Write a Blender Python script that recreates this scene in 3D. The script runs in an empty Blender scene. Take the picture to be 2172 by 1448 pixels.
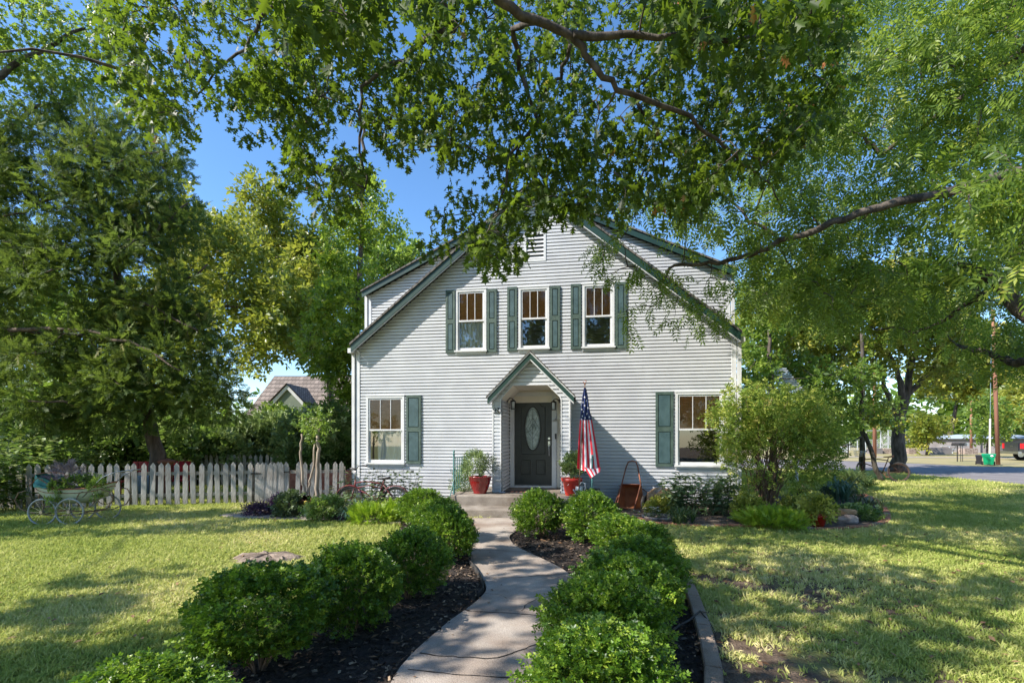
import bpy, math, random
import numpy as np
from mathutils import noise as mnoise
from mathutils import Vector, Matrix, Euler
rad = math.radians
C = bpy.context.scene.collection
sc = bpy.context.scene
random.seed(7)
RS = np.random.RandomState(11)

# ---------------------------------------------------------------- camera
EYE = 1.45
cam = bpy.data.cameras.new("camera"); camo = bpy.data.objects.new("camera", cam); C.objects.link(camo)
cam.sensor_width = 36.0; cam.lens = 36.0*1000/2172.0
cam.shift_y = (930-724)/2172.0
cam.clip_start = 0.05; cam.clip_end = 2000
camo.location = (0, 0, EYE); camo.rotation_euler = (rad(90), 0, 0)
sc.camera = camo
# ---------------------------------------------------------------- sky and sun
SUN = Vector((-1.76, -0.748, 1.66)).normalized()
w = bpy.data.worlds.new("World"); sc.world = w; w.use_nodes = True
nt = w.node_tree; bg = nt.nodes["Background"]
sky = nt.nodes.new("ShaderNodeTexSky"); sky.sky_type = 'NISHITA'; sky.sun_disc = False
sky.sun_elevation = math.asin(SUN.z); sky.sun_rotation = math.atan2(SUN.x, SUN.y)
sky.air_density = 1.0; sky.dust_density = 0.3; sky.ozone_density = 3.0; sky.altitude = 300
hs = nt.nodes.new("ShaderNodeHueSaturation"); hs.inputs["Saturation"].default_value = 1.15
nt.links.new(sky.outputs[0], hs.inputs["Color"]); nt.links.new(hs.outputs[0], bg.inputs[0]); bg.inputs[1].default_value = 0.135
sl = bpy.data.lights.new("sun", 'SUN'); sl.energy = 4.5; sl.angle = rad(0.5); sl.color = (1, 0.945, 0.86)
so = bpy.data.objects.new("sun", sl); C.objects.link(so)
so.rotation_euler = (-SUN).to_track_quat('-Z', 'Y').to_euler(); so.location = (-20, -10, 30)
sc.view_settings.view_transform = 'Standard'; sc.view_settings.look = 'None'
sc.view_settings.gamma = 1; sc.view_settings.exposure = 1.12
sc.view_settings.use_curve_mapping = False
sc.cycles.max_bounces = 8; sc.cycles.transparent_max_bounces = 8; sc.cycles.diffuse_bounces = 4
sc.cycles.sample_clamp_indirect = 6

# ---------------------------------------------------------------- measuring helpers
def S(x, y, Y):      # point seen at picture (x, y) at distance Y
    return Vector(((x-1086)/1000.0*Y, Y, EYE+(930-y)/1000.0*Y))
def G(x, y):         # ground point seen at picture (x, y)
    Y = EYE*1000/(y-930.0); return Vector(((x-1086)/1000.0*Y, Y, 0))
PHI = math.atan(0.15); CP, SP = math.cos(PHI), math.sin(PHI); HY = 10.57
def HL(x, y, v=0.0):  # picture point -> house coordinates (u along the front, z) on the plane at depth v
    a = (x-1086)/1000.0
    t = (HY*CP+v)/(a*SP+CP)
    return (a*t*CP-(t-HY)*SP, EYE+(930-y)/1000.0*t)
def inpoly(px, py, poly):
    px = np.asarray(px); py = np.asarray(py); r = np.zeros(px.shape, bool); n = len(poly); j = n-1
    for i in range(n):
        xi, yi = poly[i][0], poly[i][1]; xj, yj = poly[j][0], poly[j][1]
        if yi != yj:
            c = ((yi > py) != (yj > py)) & (px < (xj-xi)*(py-yi)/(yj-yi)+xi)
            r ^= c
        j = i
    return r

# ---------------------------------------------------------------- materials
def nodes(name):
    m = bpy.data.materials.new(name); m.use_nodes = True
    t = m.node_tree; b = t.nodes["Principled BSDF"]
    return m, t, b
def N(t, typ, **k):
    n = t.nodes.new(typ)
    for a, v in k.items(): setattr(n, a, v)
    return n
def ramp(t, stops):
    r = N(t, "ShaderNodeValToRGB"); e = r.color_ramp.elements
    while len(e) < len(stops): e.new(0.5)
    for i, (p, c) in enumerate(stops):
        e[i].position = p; e[i].color = (c[0], c[1], c[2], 1)
    return r
def mat(name, c1, c2=None, rough=0.6, scale=8.0, bump=0.0, bscale=None, metal=0.0, detail=6, spec=0.5, stretch=(1,1,1), lo=0.35, hi=0.65, coat=0):
    m, t, b = nodes(name)
    b.inputs["Roughness"].default_value = rough; b.inputs["Metallic"].default_value = metal
    b.inputs["Specular IOR Level"].default_value = spec
    if coat: b.inputs["Coat Weight"].default_value = coat; b.inputs["Coat Roughness"].default_value = 0.08
    tc = N(t, "ShaderNodeTexCoord"); mp = N(t, "ShaderNodeMapping"); mp.inputs["Scale"].default_value = stretch
    t.links.new(tc.outputs["Object"], mp.inputs[0])
    no = N(t, "ShaderNodeTexNoise"); no.inputs["Scale"].default_value = scale; no.inputs["Detail"].default_value = detail
    t.links.new(mp.outputs[0], no.inputs["Vector"])
    c2 = c2 or c1
    r = ramp(t, [(lo, c1), (hi, c2)]); t.links.new(no.outputs[0], r.inputs[0]); t.links.new(r.outputs[0], b.inputs["Base Color"])
    if bump:
        n2 = N(t, "ShaderNodeTexNoise"); n2.inputs["Scale"].default_value = bscale or scale*4; n2.inputs["Detail"].default_value = 5
        t.links.new(mp.outputs[0], n2.inputs["Vector"])
        bp = N(t, "ShaderNodeBump"); bp.inputs["Strength"].default_value = bump; bp.inputs["Distance"].default_value = 0.02
        t.links.new(n2.outputs[0], bp.inputs["Height"]); t.links.new(bp.outputs[0], b.inputs["Normal"])
    return m
def leafmat(name, cols, trans=(0.12, 0.22, 0.02), tw=0.4, rough=0.45, spec=0.5):
    m, t, b = nodes(name)
    at = N(t, "ShaderNodeAttribute"); at.attribute_name = "rnd"
    r = ramp(t, cols); r.color_ramp.interpolation = 'LINEAR'
    t.links.new(at.outputs["Fac"], r.inputs[0]); t.links.new(r.outputs[0], b.inputs["Base Color"])
    b.inputs["Roughness"].default_value = rough; b.inputs["Specular IOR Level"].default_value = spec
    tr = N(t, "ShaderNodeBsdfTranslucent")
    mx = N(t, "ShaderNodeMix"); mx.data_type = 'RGBA'; mx.blend_type = 'MIX'; mx.inputs[0].default_value = 0.6
    t.links.new(r.outputs[0], mx.inputs[6]); mx.inputs[7].default_value = (*trans, 1)
    t.links.new(mx.outputs[2], tr.inputs[0])
    ms = N(t, "ShaderNodeMixShader"); ms.inputs[0].default_value = tw
    t.links.new(b.outputs[0], ms.inputs[1]); t.links.new(tr.outputs[0], ms.inputs[2])
    t.links.new(ms.outputs[0], t.nodes["Material Output"].inputs[0])
    return m

# ---------------------------------------------------------------- mesh helpers
class MB:
    def __init__(s): s.v = []; s.f = []; s.m = []
    def add(s, vs, fs, mi=0, M=None):
        o = len(s.v)
        for p in vs:
            p = Vector(p)
            s.v.append(tuple(M @ p) if M is not None else tuple(p))
        for f in fs: s.f.append([i+o for i in f]); s.m.append(mi)
    def box(s, x0, x1, y0, y1, z0, z1, mi=0, M=None):
        vs = [(x, y, z) for z in (z0, z1) for y in (y0, y1) for x in (x0, x1)]
        s.add(vs, [(0,2,3,1), (4,5,7,6), (0,1,5,4), (2,6,7,3), (0,4,6,2), (1,3,7,5)], mi, M)
    def quad(s, a, b, c, d, mi=0): s.add([a, b, c, d], [(0,1,2,3)], mi)
    def tube(s, pts, r, n=8, mi=0, cap=True):
        pts = [Vector(p) for p in pts]; k = len(pts)
        if not hasattr(r, '__len__'): r = [r]*k
        vs = []; up = Vector((0.01, 0.02, 1))
        prev = None
        for i, p in enumerate(pts):
            d = (pts[min(i+1, k-1)]-pts[max(i-1, 0)])
            if d.length < 1e-9: d = Vector((0, 0, 1))
            d.normalize()
            if prev is None:
                a = d.cross(up)
                if a.length < 0.05: a = d.cross(Vector((1, 0, 0)))
            else: a = prev-d*prev.dot(d)
            if a.length < 1e-6: a = d.orthogonal()
            a.normalize(); b = d.cross(a); prev = a
            for j in range(n):
                t = 2*math.pi*j/n
                vs.append(p+(a*math.cos(t)+b*math.sin(t))*r[i])
        fs = []
        for i in range(k-1):
            for j in range(n):
                j2 = (j+1) % n
                fs.append((i*n+j, i*n+j2, (i+1)*n+j2, (i+1)*n+j))
        if cap:
            fs.append(tuple(range(n))[::-1]); fs.append(tuple((k-1)*n+j for j in range(n)))
        s.add(vs, fs, mi)
    def ring(s, c, ax, R, r, n=32, k=6, mi=0, a0=0, a1=2*math.pi):
        c = Vector(c); ax = Vector(ax).normalized(); e = ax.orthogonal().normalized(); f = ax.cross(e)
        full = abs(a1-a0-2*math.pi) < 1e-6
        vs = []; fs = []; m = n if full else n+1
        for i in range(m):
            t = a0+(a1-a0)*i/n; d = e*math.cos(t)+f*math.sin(t)
            for j in range(k):
                q = 2*math.pi*j/k; vs.append(c+d*(R+r*math.cos(q))+ax*(r*math.sin(q)))
        for i in range(n):
            i2 = (i+1) % m
            for j in range(k):
                j2 = (j+1) % k; fs.append((i*k+j, i2*k+j, i2*k+j2, i*k+j2))
        s.add(vs, fs, mi)
    def lathe(s, prof, c=(0,0,0), n=24, mi=0, wob=None):
        vs = []; fs = []; k = len(prof)
        for i, (r, z) in enumerate(prof):
            for j in range(n):
                t = 2*math.pi*j/n; rr = r*(1+(wob(t, z) if wob else 0))
                vs.append((c[0]+rr*math.cos(t), c[1]+rr*math.sin(t), c[2]+z))
        for i in range(k-1):
            for j in range(n):
                j2 = (j+1) % n; fs.append((i*n+j, i*n+j2, (i+1)*n+j2, (i+1)*n+j))
        s.add(vs, fs, mi)
    def prism(s, poly, y0, y1, mi=0, M=None):   # poly in (x,z), extruded along y
        n = len(poly)
        vs = [(p[0], y0, p[1]) for p in poly]+[(p[0], y1, p[1]) for p in poly]
        fs = [tuple(range(n)), tuple(range(2*n-1, n-1, -1))]+[(i, n+i, n+(i+1) % n, (i+1) % n) for i in range(n)]
        s.add(vs, fs, mi, M)
    def slab(s, poly, z0, z1, mi=0):            # poly in (x,y), extruded up
        n = len(poly)
        vs = [(p[0], p[1], z0) for p in poly]+[(p[0], p[1], z1) for p in poly]
        fs = [tuple(range(n-1, -1, -1)), tuple(range(n, 2*n))]+[(i, (i+1) % n, n+(i+1) % n, n+i) for i in range(n)]
        s.add(vs, fs, mi)
    def build(s, name, mats, parent=None, smooth=False):
        me = bpy.data.meshes.new(name); me.from_pydata(s.v, [], s.f)
        if not isinstance(mats, (list, tuple)): mats = [mats]
        for m in mats: me.materials.append(m)
        if len(mats) > 1: me.polygons.foreach_set("material_index", s.m)
        if smooth: me.polygons.foreach_set("use_smooth", [True]*len(s.f))
        me.update()
        o = bpy.data.objects.new(name, me); C.objects.link(o)
        if parent: o.parent = parent
        return o
def tag(o, label, cat, group=None, kind=None):
    if label: o["label"] = label
    if cat: o["category"] = cat
    if group: o["group"] = group
    if kind: o["kind"] = kind
    return o
def thing(name, label, cat, loc=(0,0,0), rz=0, group=None):
    o = bpy.data.objects.new(name, None); C.objects.link(o); o.empty_display_size = 0.1
    o.location = loc; o.rotation_euler = (0, 0, rz)
    return tag(o, label, cat, group)
def structure(o): o["kind"] = "structure"; return o
def copy_tree(o, parent=None):
    c = o.copy(); C.objects.link(c)
    if parent: c.parent = parent
    for ch in list(o.children): copy_tree(ch, c)
    return c

# ---------------------------------------------------------------- leaves
class Tm:
    def __init__(s, v, f):
        s.v = np.array(v, float); s.tot = np.array([len(q) for q in f], np.int32)
        s.loop = np.array([i for q in f for i in q], np.int32)
def compose(parts):   # list of (Tm-ish verts, faces) -> Tm
    V = []; F = []
    for v, f in parts:
        o = len(V); V += [tuple(p) for p in v]; F += [tuple(i+o for i in q) for q in f]
    return Tm(V, F)
def leafquad(base, d, nrm, L, W, fold=0.15):
    base = Vector(base); d = Vector(d).normalized(); nrm = Vector(nrm); x = d.cross(nrm)
    x = x.normalized() if x.length > 1e-6 else d.orthogonal(); z = x.cross(d)
    v = [base, base+d*L*0.45+x*W/2+z*W*fold, base+d*L, base+d*L*0.45-x*W/2+z*W*fold]
    return v, [(0,1,2), (0,2,3)]
hv = [(0,0),(.05,.16),(.25,.13),(.09,.31),(.42,.42),(.10,.52),(.34,.76),(.08,.80),(0,1)]
V = [(x, y, -0.35*abs(x)+(-.12*y*y)) for x, y in hv]+[(-x, y, -0.35*abs(x)-.12*y*y) for x, y in hv[1:-1]]
T_OAK = Tm(V, [tuple(range(8, -1, -1)), (0,)+tuple(range(9, 16))+(8,)])
def pecan(n=5, seed=0):
    r = random.Random(seed); P = []
    for i in range(n):
        y = 0.18+0.62*i/(n-1)
        for sx in (-1, 1):
            d = (sx*1.0, 0.55+r.uniform(-.15, .25), -0.35+r.uniform(-.3, .2))
            L = 0.30*(1-.25*abs(i-(n-1)/2)/n)*r.uniform(.85, 1.15)
            P.append(leafquad((0, y, -.25*y*y), d, (0, r.uniform(-.5,.5), 1), L, L*.30))
    P.append(leafquad((0, .8, -.16), (0, 1, -.5), (0, 0, 1), .3, .09))
    return compose(P)
T_PEC = pecan()
def sprig(n=7, L=.5, W=.26, seed=1, spread=1.0):
    r = random.Random(seed); P = []
    for i in range(n):
        y = 0.1+.8*i/(n-1); a = i*2.4+r.uniform(-.4, .4)
        d = (math.cos(a)*spread, .6, math.sin(a)*spread)
        P.append(leafquad((0, y, 0), d, (r.uniform(-.6,.6), -.4, 1), L*r.uniform(.8, 1.2), W))
    P.append(leafquad((0, .9, 0), (0, 1, .1), (0, 0, 1), L, W))
    return compose(P)
T_SPRIG = sprig(6, .55, .30, 1)
T_BOX = sprig(10, .27, .19, 3, .9)
T_LONG = sprig(8, .55, .13, 5)
def spray(seed=2, n=13):
    r = random.Random(seed); P = []
    for i in range(n):
        y = .08+.85*i/(n-1); sx = (-1)**i; L = .42*(1-.55*y)
        P.append(leafquad((0, y, 0), (sx*.75, .9, r.uniform(-.5, .5)), (0, 0, 1), L, .085))
    P.append(leafquad((0, 0, 0), (0, 1, 0), (0, 0, 1), 1.05, .07))
    return compose(P)
T_CED = spray()
def tuft(n=5, seed=4):
    r = random.Random(seed); V = []; F = []
    for i in range(n):
        a = r.uniform(0, 6.28); lean = r.uniform(.2, .9); h = r.uniform(.6, 1.0); wd = .09
        b = Vector((r.uniform(-.25,.25), 0, r.uniform(-.25,.25))); dx, dz = math.cos(a), math.sin(a)
        px_, pz_ = -dz, dx; o = len(V)
        V += [b+Vector((px_*wd, 0, pz_*wd)), b-Vector((px_*wd, 0, pz_*wd)),
              b+Vector((dx*lean*.35, h*.6, dz*lean*.35))+Vector((px_*wd*.8, 0, pz_*wd*.8)), b+Vector((dx*lean*.35, h*.6, dz*lean*.35))-Vector((px_*wd*.8, 0, pz_*wd*.8)),
              b+Vector((dx*lean, h*.85, dz*lean))]
        F += [(o, o+1, o+3, o+2), (o+2, o+3, o+4)]
    return Tm([tuple(p) for p in V], F)
T_GRASS = tuft()
T_LEAF1 = compose([leafquad((0,0,0), (0,1,0), (0,0,1), 1, .45)])
T_CHIP = Tm([(-.2,0,0), (.2,.05,.05), (.15,1,.1), (-.15,.95,0)], [(0,1,2,3)])
def strap(n=11, seed=6):
    r = random.Random(seed); V = []; F = []
    for i in range(n):
        a = 6.28*i/n+r.uniform(-.2,.2); R = r.uniform(.5, 1.0); H = r.uniform(.5, .95); wd = .035
        dx, dz = math.cos(a), math.sin(a); o = len(V)
        for k, (q, h) in enumerate(((0,0), (.3,.75), (.65,1), (1,.72))):
            for sgn in (-1, 1):
                ww = wd*(1, 1.1, .8, .1)[k]*sgn
                V.append((dx*q*R-dz*ww, h*H, dz*q*R+dx*ww))
        for k in range(3): F.append((o+2*k, o+2*k+1, o+2*k+3, o+2*k+2))
    return Tm(V, F)
T_STRAP = strap()

def nrm(a): return a/np.maximum(np.linalg.norm(a, axis=1, keepdims=True), 1e-9)
def place(T, P, D, U, Sz):
    D = nrm(D); X = nrm(np.cross(D, U)); Z = np.cross(X, D)
    v = T.v
    return (P[:, None, :]+Sz[:, None, None]*(v[None, :, 0, None]*X[:, None]+v[None, :, 1, None]*D[:, None]+v[None, :, 2, None]*Z[:, None]))
def leafobj(name, m, blocks, parent=None):
    """blocks: list of (Tm, verts (N,n,3), rnd (N,))  -> one mesh object"""
    VV = []; LL = []; TT = []; RR = []; off = 0
    for T, v, r in blocks:
        n, k = v.shape[0], v.shape[1]
        VV.append(v.reshape(-1, 3)); RR.append(np.repeat(r, k))
        LL.append((T.loop[None, :]+(off+np.arange(n)*k)[:, None]).reshape(-1)); TT.append(np.tile(T.tot, n)); off += n*k
    V_ = np.concatenate(VV); L_ = np.concatenate(LL).astype(np.int32); T_ = np.concatenate(TT).astype(np.int32); R_ = np.concatenate(RR)
    me = bpy.data.meshes.new(name); me.vertices.add(len(V_)); me.vertices.foreach_set("co", V_.astype(np.float32).ravel())
    me.loops.add(len(L_)); me.loops.foreach_set("vertex_index", L_)
    me.polygons.add(len(T_)); st = np.concatenate([[0], np.cumsum(T_)[:-1]]).astype(np.int32)
    me.polygons.foreach_set("loop_start", st)
    try: me.polygons.foreach_set("loop_total", T_)
    except Exception: pass
    at = me.attributes.new("rnd", 'FLOAT', 'POINT'); at.data.foreach_set("value", R_.astype(np.float32))
    me.materials.append(m); me.update(calc_edges=True)
    o = bpy.data.objects.new(name, me); C.objects.link(o)
    if parent: o.parent = parent
    return o
def cloud(T, Cn, rc, m, size, droop=0.3, out=0.7, seed=0, ctr=None, flat=1.0, tone=None, upn=1.0):
    """leaf groups around cluster centres Cn (K,3)"""
    r = np.random.RandomState(seed); K = len(Cn)
    idx = np.repeat(np.arange(K), m); n = len(idx)
    g = r.normal(size=(n, 3)); g = nrm(g)*(r.uniform(0.1, 1, (n, 1))**0.6)
    rcv = (rc[idx][:, None] if hasattr(rc, '__len__') else rc)
    off = g*rcv*np.array([1, 1, flat])
    P = Cn[idx]+off
    D = nrm(off)*out+r.normal(size=(n, 3))*0.45+np.array([0, 0, -droop])
    U = r.normal(size=(n, 3))*0.55+np.array([0, 0, upn])
    cl = r.uniform(0, 1, K) if tone is None else tone
    rn = np.clip(0.35*cl[idx]+0.65*r.uniform(0, 1, n), 0, 1)
    Sz = size*r.uniform(.75, 1.25, n)
    return (T, place(T, P, D, U, Sz), rn)
def blobs_to_clusters(blobs, dens, seed=0, shell=0.45):
    """blobs: (x, y, Y, rx_px, ry_px, rdepth_m) seen positions turned into ellipsoids in space; dens: clusters per m2 of outline"""
    r = np.random.RandomState(seed); out = []
    for (x, y, Y, rx, ry, rd) in blobs:
        c = S(x, y, Y); ax, az = rx*Y/1000, ry*Y/1000
        k = max(3, int(dens*math.pi*ax*az))
        g = nrm(r.normal(size=(k, 3)))*(r.uniform(shell**3, 1, (k, 1))**(1/3))
        out.append(np.array(c)+g*np.array([ax, rd, az]))
    return np.concatenate(out)
def grow(mb, limbs, Cn, r0=0.02, r1=0.004, sides=4, maxlen=3.0, sag=0.12, seed=0):
    """tubes from the limbs to the leaf clusters, branching off each other"""
    r = random.Random(seed); nodes_ = []
    for pts, rr in limbs:
        pts = [Vector(p) for p in pts]
        for i in range(len(pts)-1):
            for k in range(6): nodes_.append(pts[i].lerp(pts[i+1], k/6.0))
        nodes_.append(pts[-1])
    A = np.array([tuple(p) for p in nodes_])
    Cn = np.array(Cn)
    d0 = np.array([np.min(np.sum((A-c)**2, axis=1)) for c in Cn]); order = np.argsort(d0)
    for i in order:
        c = Cn[i]; dd = np.sum((A-c)**2, axis=1); j = int(np.argmin(dd)); a = Vector(A[j]); b = Vector(c); L = (b-a).length
        if L < 0.03: continue
        mid = a.lerp(b, .5)+Vector((r.uniform(-1,1), r.uniform(-1,1), r.uniform(-.6,1.2)))*L*sag
        q = a.lerp(mid, .5)+Vector((r.uniform(-1,1), r.uniform(-1,1), r.uniform(-1,1)))*L*.04
        q2 = mid.lerp(b, .5)+Vector((r.uniform(-1,1), r.uniform(-1,1), r.uniform(-1,1)))*L*.05
        ra = min(r0, r1*1.6+0.011*L)
        mb.tube([a, q, mid, q2, b], [ra, ra*.8, ra*.65, ra*.4, r1*.6], sides, cap=False)
        A = np.concatenate([A, np.array([tuple(q), tuple(mid), tuple(q2), tuple(b)])])
def wobble(pts, amp, n=3, seed=0):
    r = random.Random(seed); out = []
    for i in range(len(pts)-1):
        a, b = Vector(pts[i]), Vector(pts[i+1])
        for k in range(n):
            p = a.lerp(b, k/n); 
            if k or i: p = p+Vector([r.uniform(-amp, amp) for _ in range(3)])
            out.append(p)
    out.append(Vector(pts[-1])); return out
def radii(r0, r1, n, flare=0): return [r0+(r1-r0)*(i/(n-1))**.8+(flare*max(0, 1-i*1.5) if flare else 0) for i in range(n)]
# ---------------------------------------------------------------- shared materials
def grassmat():
    m, t, b = nodes("lawn_ground"); b.inputs["Roughness"].default_value = 0.9; b.inputs["Specular IOR Level"].default_value = 0.2
    tc = N(t, "ShaderNodeTexCoord")
    def noise(sc_, d=6, rough=.5):
        n = N(t, "ShaderNodeTexNoise"); n.inputs["Scale"].default_value = sc_; n.inputs["Detail"].default_value = d; n.inputs["Roughness"].default_value = rough
        t.links.new(tc.outputs["Object"], n.inputs["Vector"]); return n
    a = ramp(t, [(.3, (.12,.16,.03)), (.5, (.27,.28,.08)), (.68, (.42,.36,.18))]); t.links.new(noise(1.3, 8, .7).outputs[0], a.inputs[0])
    f = ramp(t, [(.35, (.11,.15,.03)), (.6, (.36,.33,.12))]); t.links.new(noise(38, 4).outputs[0], f.inputs[0])
    mx = N(t, "ShaderNodeMix"); mx.data_type = 'RGBA'; mx.inputs[0].default_value = .5
    t.links.new(a.outputs[0], mx.inputs[6]); t.links.new(f.outputs[0], mx.inputs[7])
    # bare soil wears through on the right of the path
    geo = N(t, "ShaderNodeSeparateXYZ"); t.links.new(tc.outputs["Object"], geo.inputs[0])
    mr = N(t, "ShaderNodeMapRange"); mr.inputs[1].default_value = 0.5; mr.inputs[2].default_value = .9; t.links.new(geo.outputs[0], mr.inputs[0])
    my = N(t, "ShaderNodeMapRange"); my.inputs[1].default_value = 8.4; my.inputs[2].default_value = 7.0; t.links.new(geo.outputs[1], my.inputs[0])
    mu = N(t, "ShaderNodeMath", operation='MULTIPLY'); t.links.new(mr.outputs[0], mu.inputs[0]); t.links.new(my.outputs[0], mu.inputs[1])
    nb = noise(1.1, 7, .65); rb = ramp(t, [(.32, (0,0,0)), (.46, (1,1,1))]); t.links.new(nb.outputs[0], rb.inputs[0])
    m2 = N(t, "ShaderNodeMath", operation='MULTIPLY'); t.links.new(rb.outputs[0], m2.inputs[0]); t.links.new(mu.outputs[0], m2.inputs[1])
    so_ = ramp(t, [(.3, (.04,.026,.017)), (.7, (.20,.145,.105))]); t.links.new(noise(14, 7, .7).outputs[0], so_.inputs[0])
    m3 = N(t, "ShaderNodeMix"); m3.data_type = 'RGBA'; t.links.new(m2.outputs[0], m3.inputs[0]); t.links.new(mx.outputs[2], m3.inputs[6]); t.links.new(so_.outputs[0], m3.inputs[7])
    t.links.new(m3.outputs[2], b.inputs["Base Color"])
    bp = N(t, "ShaderNodeBump"); bp.inputs["Strength"].default_value = .8; bp.inputs["Distance"].default_value = .03
    t.links.new(noise(60, 5).outputs[0], bp.inputs["Height"]); t.links.new(bp.outputs[0], b.inputs["Normal"])
    return m
M = {}
M['lawn'] = grassmat()
M['field'] = mat("park_field", (.22,.20,.08), (.34,.27,.13), .9, .5, .3, 30)
M['soil'] = mat("mulch_soil", (.012,.008,.006), (.05,.035,.026), .95, 18, 1.0, 60)
M['bedsoil'] = mat("bed_soil", (.05,.035,.025), (.16,.12,.09), .95, 12, 1.0, 50)
def concretemat(name, c1, c2, stain):
    m = mat(name, c1, c2, .85, 3.0, .35, 120, spec=.3); t = m.node_tree; b = t.nodes["Principled BSDF"]
    src = b.inputs["Base Color"].links[0].from_socket
    n = N(t, "ShaderNodeTexNoise"); n.inputs["Scale"].default_value = 1.2; n.inputs["Detail"].default_value = 8; n.inputs["Roughness"].default_value = .7
    tc = N(t, "ShaderNodeTexCoord"); t.links.new(tc.outputs["Object"], n.inputs["Vector"])
    n2 = N(t, "ShaderNodeTexNoise"); n2.inputs["Scale"].default_value = 160; t.links.new(tc.outputs["Object"], n2.inputs["Vector"])
    r = ramp(t, [(.4, (1,1,1)), (.65, stain)]); t.links.new(n.outputs[0], r.inputs[0])
    r2 = ramp(t, [(.35, (.75,.75,.75)), (.6, (1.1,1.1,1.1))]); t.links.new(n2.outputs[0], r2.inputs[0])
    for q in (r, r2):
        mx = N(t, "ShaderNodeMix"); mx.data_type = 'RGBA'; mx.blend_type = 'MULTIPLY'; mx.inputs[0].default_value = 1
        t.links.new(src, mx.inputs[6]); t.links.new(q.outputs[0], mx.inputs[7]); src = mx.outputs[2]
    t.links.new(src, b.inputs["Base Color"]); return m
M['path'] = concretemat("path_concrete", (.31,.265,.225), (.42,.365,.31), (.75,.66,.6))
M['step'] = concretemat("step_concrete", (.20,.17,.14), (.32,.28,.235), (.6,.55,.5))
M['curb'] = concretemat("curb_concrete", (.30,.24,.19), (.40,.33,.27), (.7,.6,.5))
M['crack'] = mat("crack_dark", (.02,.016,.012), None, .95)
M['brick'] = mat("edging_brick", (.32,.11,.06), (.45,.2,.12), .9, 6, .4)
M['asphalt'] = mat("road_asphalt", (.14,.125,.125), (.21,.19,.185), .9, 1.2, .3, 80)
M['white'] = mat("white_siding", (.51,.515,.535), (.58,.585,.60), .5, 2.5, .05, 12, spec=.4)
M['trim'] = mat("white_trim", (.52,.52,.52), (.60,.60,.59), .5, 4, .1, 30)
M['beige'] = mat("cream_trim", (.62,.56,.46), (.70,.64,.54), .6, 3, .1)
M['green'] = mat("green_fascia", (.007,.030,.022), (.012,.044,.032), .45, 3, .1)
M['shut'] = mat("shutter_green", (.034,.062,.048), (.065,.10,.08), .6, 9, .15, 40)
M['shutp'] = mat("shutter_panel_teal", (.028,.062,.066), (.05,.095,.10), .6, 9, .15, 40)
def shingle(name, c1, c2, sc_=1.0, rot=None):
    m, t, b = nodes(name); b.inputs["Roughness"].default_value = .95
    tc = N(t, "ShaderNodeTexCoord"); br = N(t, "ShaderNodeTexBrick"); br.inputs["Scale"].default_value = 1.0
    br.inputs["Brick Width"].default_value = .30*sc_; br.inputs["Row Height"].default_value = .14*sc_; br.inputs["Mortar Size"].default_value = .012
    br.inputs["Color1"].default_value = (*c1, 1); br.inputs["Color2"].default_value = (*c2, 1); br.inputs["Mortar"].default_value = (c1[0]*.35, c1[1]*.35, c1[2]*.35, 1)
    mp = N(t, "ShaderNodeMapping")
    if rot: mp.inputs["Rotation"].default_value = rot
    t.links.new(tc.outputs["Object"], mp.inputs[0]); t.links.new(mp.outputs[0], br.inputs[0]); t.links.new(br.outputs[0], b.inputs["Base Color"])
    return m
M['shingle'] = shingle("grey_shingles", (.10,.09,.08), (.16,.145,.13), 1, (rad(90), 0, rad(90)))
M['shingle2'] = shingle("brown_shingles", (.15,.12,.10), (.25,.20,.17), .9, (rad(65), 0, 0))
M['blind'] = mat("bamboo_blind", (.50,.21,.075), (.68,.33,.14), .8, 6, .5, 40, stretch=(1, 1, 14))
M['curtain'] = mat("white_curtain", (.74,.74,.76), (.84,.84,.86), .9, 2)
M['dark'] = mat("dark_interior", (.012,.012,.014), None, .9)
def glassmat(name, tint=(1,1,1), refl=.22):
    m = bpy.data.materials.new(name); m.use_nodes = True; t = m.node_tree; t.nodes.clear()
    o = N(t, "ShaderNodeOutputMaterial"); tr = N(t, "ShaderNodeBsdfTransparent"); tr.inputs[0].default_value = (*tint, 1)
    g = N(t, "ShaderNodeBsdfGlossy"); g.inputs["Roughness"].default_value = .015
    tc = N(t, "ShaderNodeTexCoord"); n = N(t, "ShaderNodeTexNoise"); n.inputs["Scale"].default_value = 1.5; t.links.new(tc.outputs["Object"], n.inputs["Vector"])
    bp = N(t, "ShaderNodeBump"); bp.inputs["Strength"].default_value = .05; t.links.new(n.outputs[0], bp.inputs["Height"]); t.links.new(bp.outputs[0], g.inputs["Normal"])
    f = N(t, "ShaderNodeFresnel"); f.inputs[0].default_value = 1.5
    ad = N(t, "ShaderNodeMath", operation='ADD'); ad.inputs[1].default_value = refl; t.links.new(f.outputs[0], ad.inputs[0])
    mx = N(t, "ShaderNodeMixShader"); t.links.new(ad.outputs[0], mx.inputs[0]); t.links.new(tr.outputs[0], mx.inputs[1]); t.links.new(g.outputs[0], mx.inputs[2])
    t.links.new(mx.outputs[0], o.inputs[0]); return m
M['glass'] = glassmat("window_glass", (.95,.97,.96), .0)
M['glass2'] = glassmat("lower_window_glass", (.9,.93,.92), .16)
M['door'] = mat("door_paint", (.022,.024,.02), (.032,.034,.028), .42, 9, .1)
M['doorglass'] = mat("frosted_door_glass", (.16,.21,.19), (.34,.40,.36), .18, 9, .6, 30, spec=.8)
M['lead'] = mat("came_lead", (.05,.055,.05), None, .4, metal=.6)
M['iron'] = mat("black_iron", (.015,.013,.012), (.03,.025,.02), .5, 10)
M['teal'] = mat("teal_iron", (.03,.12,.115), (.07,.19,.18), .5, 14, .1)
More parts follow.
